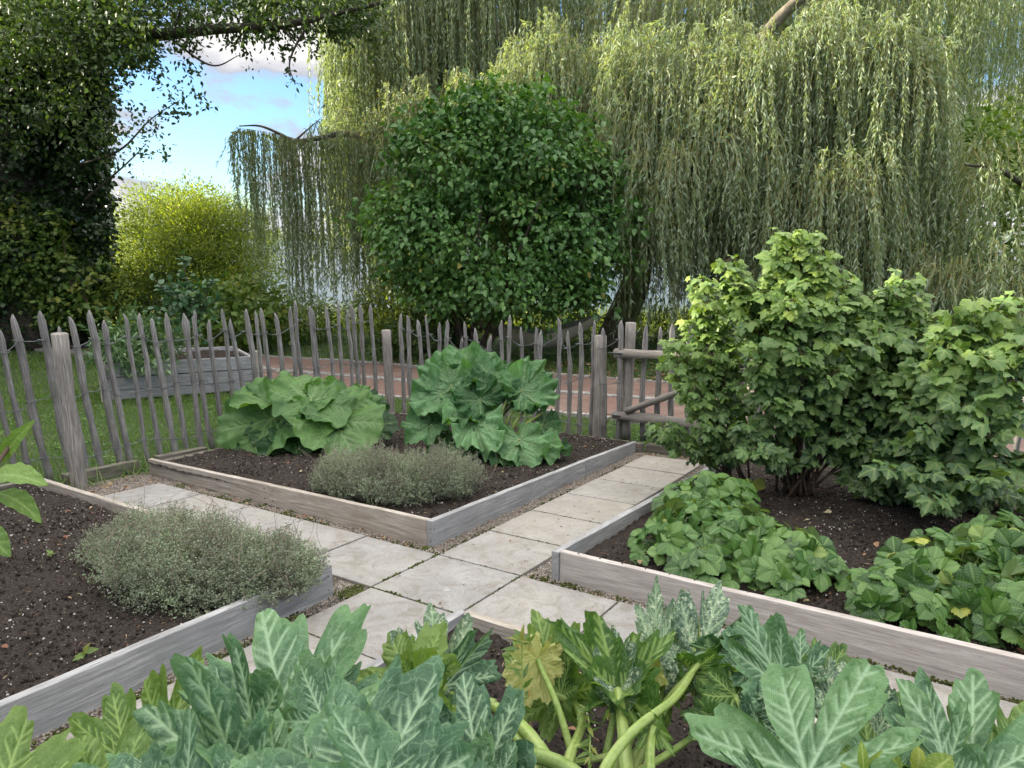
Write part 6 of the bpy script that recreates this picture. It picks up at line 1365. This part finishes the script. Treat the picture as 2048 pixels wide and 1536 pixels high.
strawberry('strawberry foliage just right of the bare soil gap', gab(.78, -2.62, .10), .50, .32, .24, 170, 17)
strawberry('strawberry plant leaning over the bare gap towards the pale board', gab(.42, -2.45, .10), .26, .26, .20, 90, 18)
strawberry('strawberry plant at the right with small flowers and a red berry', gab(.46, -3.05, .10), .36, .36, .26, 150, 13, BER)
strawberry('strawberry foliage at the right edge below the dark currant leaves', gab(1.30, -3.05, .10), .50, .46, .28, 190, 14)
strawberry('strawberry plant in the lower right corner of its bed', gab(.62, -3.60, .10), .42, .36, .26, 120, 15)
# the two showy yellow leaves
for (lab, px, py, Y) in (('yellow strawberry leaf on top of the clump below the currant bush', 1505, 962, 5.05), ('yellow edged strawberry leaf hanging over the corner clump', 1375, 1050, 4.3)):
    q = at(px, py, Y); mb = MB()
    for k in (-1.1, 0.1, 1.2):
        scatter(mb, TP_STR, [q], [[math.sin(k), -.2, -math.cos(k) * .9]], [[0, -.8, .6]], [.11], np.array([1.0]))
    r_ = empty('strawberry_leaf', q); tag(r_, lab, 'leaf'); mb.build('blade', M['lf_straw'], r_); mb = MB(); tube(mb, curve([q, q + np.array([.01, .03, -.08]), q + np.array([.02, .05, -.2])], 6), .002, 4); mb.build('stalk', M['rstalk'], r_)

# --- currant bushes
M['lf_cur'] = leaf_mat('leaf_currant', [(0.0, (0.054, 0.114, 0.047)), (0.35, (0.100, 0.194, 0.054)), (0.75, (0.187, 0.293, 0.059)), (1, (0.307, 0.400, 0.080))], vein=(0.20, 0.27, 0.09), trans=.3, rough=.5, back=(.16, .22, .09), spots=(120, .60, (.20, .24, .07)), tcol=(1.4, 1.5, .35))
def currant(label, b, tips, dens, seed, size=(.055, .105), k0=.34, rb=0.0):
    g = np.random.default_rng(seed); r_ = empty('currant_bush', b); tag(r_, label, 'bush', 'currant bushes in the right bed'); st = MB(); mbs = MB(); 
    zt = max(t[2] for t in tips)
    for i, T in enumerate(tips):
        bb = b + np.array([g.normal() * .07, g.normal() * .06, 0]); mid = bb + (T - bb) * np.array([.42, .42, .55]) + g.normal(size=3) * .04; P = curve([bb, mid, T], 26); tube(st, P, np.linspace(.010, .003, len(P)), 5, .5, .1)
        L = np.linalg.norm(T - bb); n_ = int(L * dens); k = (len(P) * (k0 + (.99 - k0) * g.random(n_) ** .6)).astype(int).clip(0, len(P) - 1); pos = P[k]; az_ = g.random(n_) * 6.28; outd = np.stack([np.cos(az_), np.sin(az_), g.normal(size=n_) * .3 + .1], -1)
        pet = .05 + .05 * g.random(n_); p2 = pos + outd * pet[:, None]
        dd = outd.copy(); dd[:, 2] -= .45; nor = np.stack([outd[:, 0] * .6, outd[:, 1] * .6 - .55, np.full(n_, .8)], -1) + g.normal(size=(n_, 3)) * .5
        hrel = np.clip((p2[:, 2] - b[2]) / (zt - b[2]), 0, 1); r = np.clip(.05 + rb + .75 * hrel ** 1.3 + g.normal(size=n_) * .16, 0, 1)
        sz = g.uniform(size[0], size[1], n_) * (1.1 - .35 * (k / len(P)))
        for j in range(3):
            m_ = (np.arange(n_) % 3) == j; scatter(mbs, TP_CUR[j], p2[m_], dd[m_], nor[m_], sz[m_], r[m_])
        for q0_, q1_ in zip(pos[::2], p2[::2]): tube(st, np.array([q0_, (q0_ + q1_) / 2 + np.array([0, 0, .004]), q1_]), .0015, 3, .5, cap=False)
        # side twigs
        for _ in range(int(L * 2.2)):
            kk = int(len(P) * (.4 + .5 * g.random())); d_ = g.normal(size=3); d_[2] = abs(d_[2]) * .5 + .1; E = P[kk] + nrm(d_) * (.14 + .14 * g.random()); Q = curve([P[kk], (P[kk] + E) / 2 + np.array([0, 0, .02]), E], 8); tube(st, Q, np.linspace(.005, .002, len(Q)), 4, .5)
            n3 = 9; az_ = g.random(n3) * 6.28; outd = np.stack([np.cos(az_), np.sin(az_), g.normal(size=n3) * .3], -1); p3 = Q[g.integers(3, len(Q), n3)] + outd * .05; dd = outd.copy(); dd[:, 2] -= .45
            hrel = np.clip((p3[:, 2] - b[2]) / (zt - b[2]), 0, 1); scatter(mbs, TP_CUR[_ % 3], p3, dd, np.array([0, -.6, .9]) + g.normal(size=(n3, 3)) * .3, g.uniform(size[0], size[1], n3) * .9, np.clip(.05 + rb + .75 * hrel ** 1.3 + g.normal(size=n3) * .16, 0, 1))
    mbs.build('foliage', M['lf_cur'], r_); st.build('stems', M['twig'], r_); return r_
b = onground(1590, 985, .10); YC = b[1]; print('cur1', b)
T1 = [t for t in [(1890, 740, .1), (1850, 800, 0), (1770, 720, .2), (1870, 700, .25), (1812, 560, .05), (1830, 600, 0), (1575, 470, 0), (1455, 520, .1), (1870, 640, 0), (1830, 740, -.2), (1880, 860, -.3), (1760, 660, -.2), (1850, 920, -.4), (1760, 840, -.4), (1470, 560, 0), (1620, 470, 0), (1600, 490, 0), (1560, 540, .1), (1640, 520, -.1), (1530, 580, 0), (1690, 560, .1), (1740, 600, 0), (1800, 580, .05), (1500, 640, -.1), (1800, 660, 0), (1840, 690, -.1), (1580, 600, -.3), (1660, 610, -.3), (1730, 690, -.3), (1600, 700, -.4), (1520, 720, -.3), (1670, 740, -.45), (1780, 760, -.3), (1560, 800, -.4), (1640, 830, -.45), (1850, 790, -.2), (1720, 840, -.45), (1490, 850, -.2), (1500, 900, -.4), (1620, 640, .2), (1700, 660, .2), (1800, 880, -.3), (1560, 900, -.45), (1690, 920, -.5)] if t[1] < 830 or t[0] > 1790 or t[0] < 1510]
currant('tallest currant bush with pale green lobed leaves, standing right of the gate', b, [at(x, y, YC + dy) for x, y, dy in T1], 80, 31, k0=.38, rb=-.08)
b = onground(1470, 960, .10); YL = b[1]
T2 = [(1402, 560, 0), (1405, 590, 0), (1380, 640, .1), (1440, 640, 0), (1350, 690, 0), (1415, 700, -.2), (1345, 730, -.1), (1450, 760, -.2), (1380, 780, -.3), (1320, 850, -.2), (1420, 850, -.4), (1360, 900, -.3), (1310, 850, 0), (1450, 900, -.4)]
currant('smaller currant bush leaning over the gate and the end of the stone path', b, [at(x, y, YL + dy) for x, y, dy in T2], 62, 32, (.05, .085))
b = onground(1990, 1040, .10); YQ = b[1]; print('cur3', b)
T3 = [(1850, 720, .15), (1820, 800, .1), (1890, 830, 0), (1800, 900, 0), (1910, 640, .1), (1880, 800, .2), (1930, 740, .3), (2100, 640, -.1), (2110, 800, -.3), (2000, 615, 0), (2040, 600, .1), (1950, 660, .1), (1900, 690, 0), (2060, 680, -.2), (1970, 720, -.2), (2020, 760, -.3), (1890, 760, -.1), (1930, 810, -.3), (2050, 820, -.4), (1860, 850, -.2), (1980, 870, -.4), (1900, 920, -.3), (2040, 920, -.45), (1840, 950, -.3), (1960, 960, -.5), (1870, 1000, -.5), (2090, 720, 0)]
b = onground(1800, 1000, .10); YM = b[1]
T4 = [(1940, 1000, -.3), (2000, 1000, -.35), (1900, 1020, -.35), (2060, 990, -.3), (1760, 880, 0), (1830, 870, .1), (1700, 930, 0), (1870, 930, 0), (1790, 950, -.2), (1860, 980, -.2), (1730, 970, -.1), (1900, 880, .1), (1680, 880, .1), (1840, 1000, -.25)]
currant('low currant shoots spreading over the soil between the two tall bushes', b, [at(x, y, YM + dy) for x, y, dy in T4], 75, 34, (.06, .11), rb=-.15)
currant('currant bush at the right edge with large darker drooping leaves', b, [at(x, y, YQ + dy) for x, y, dy in T3], 70, 33, (.06, .13), k0=.3, rb=-.16)
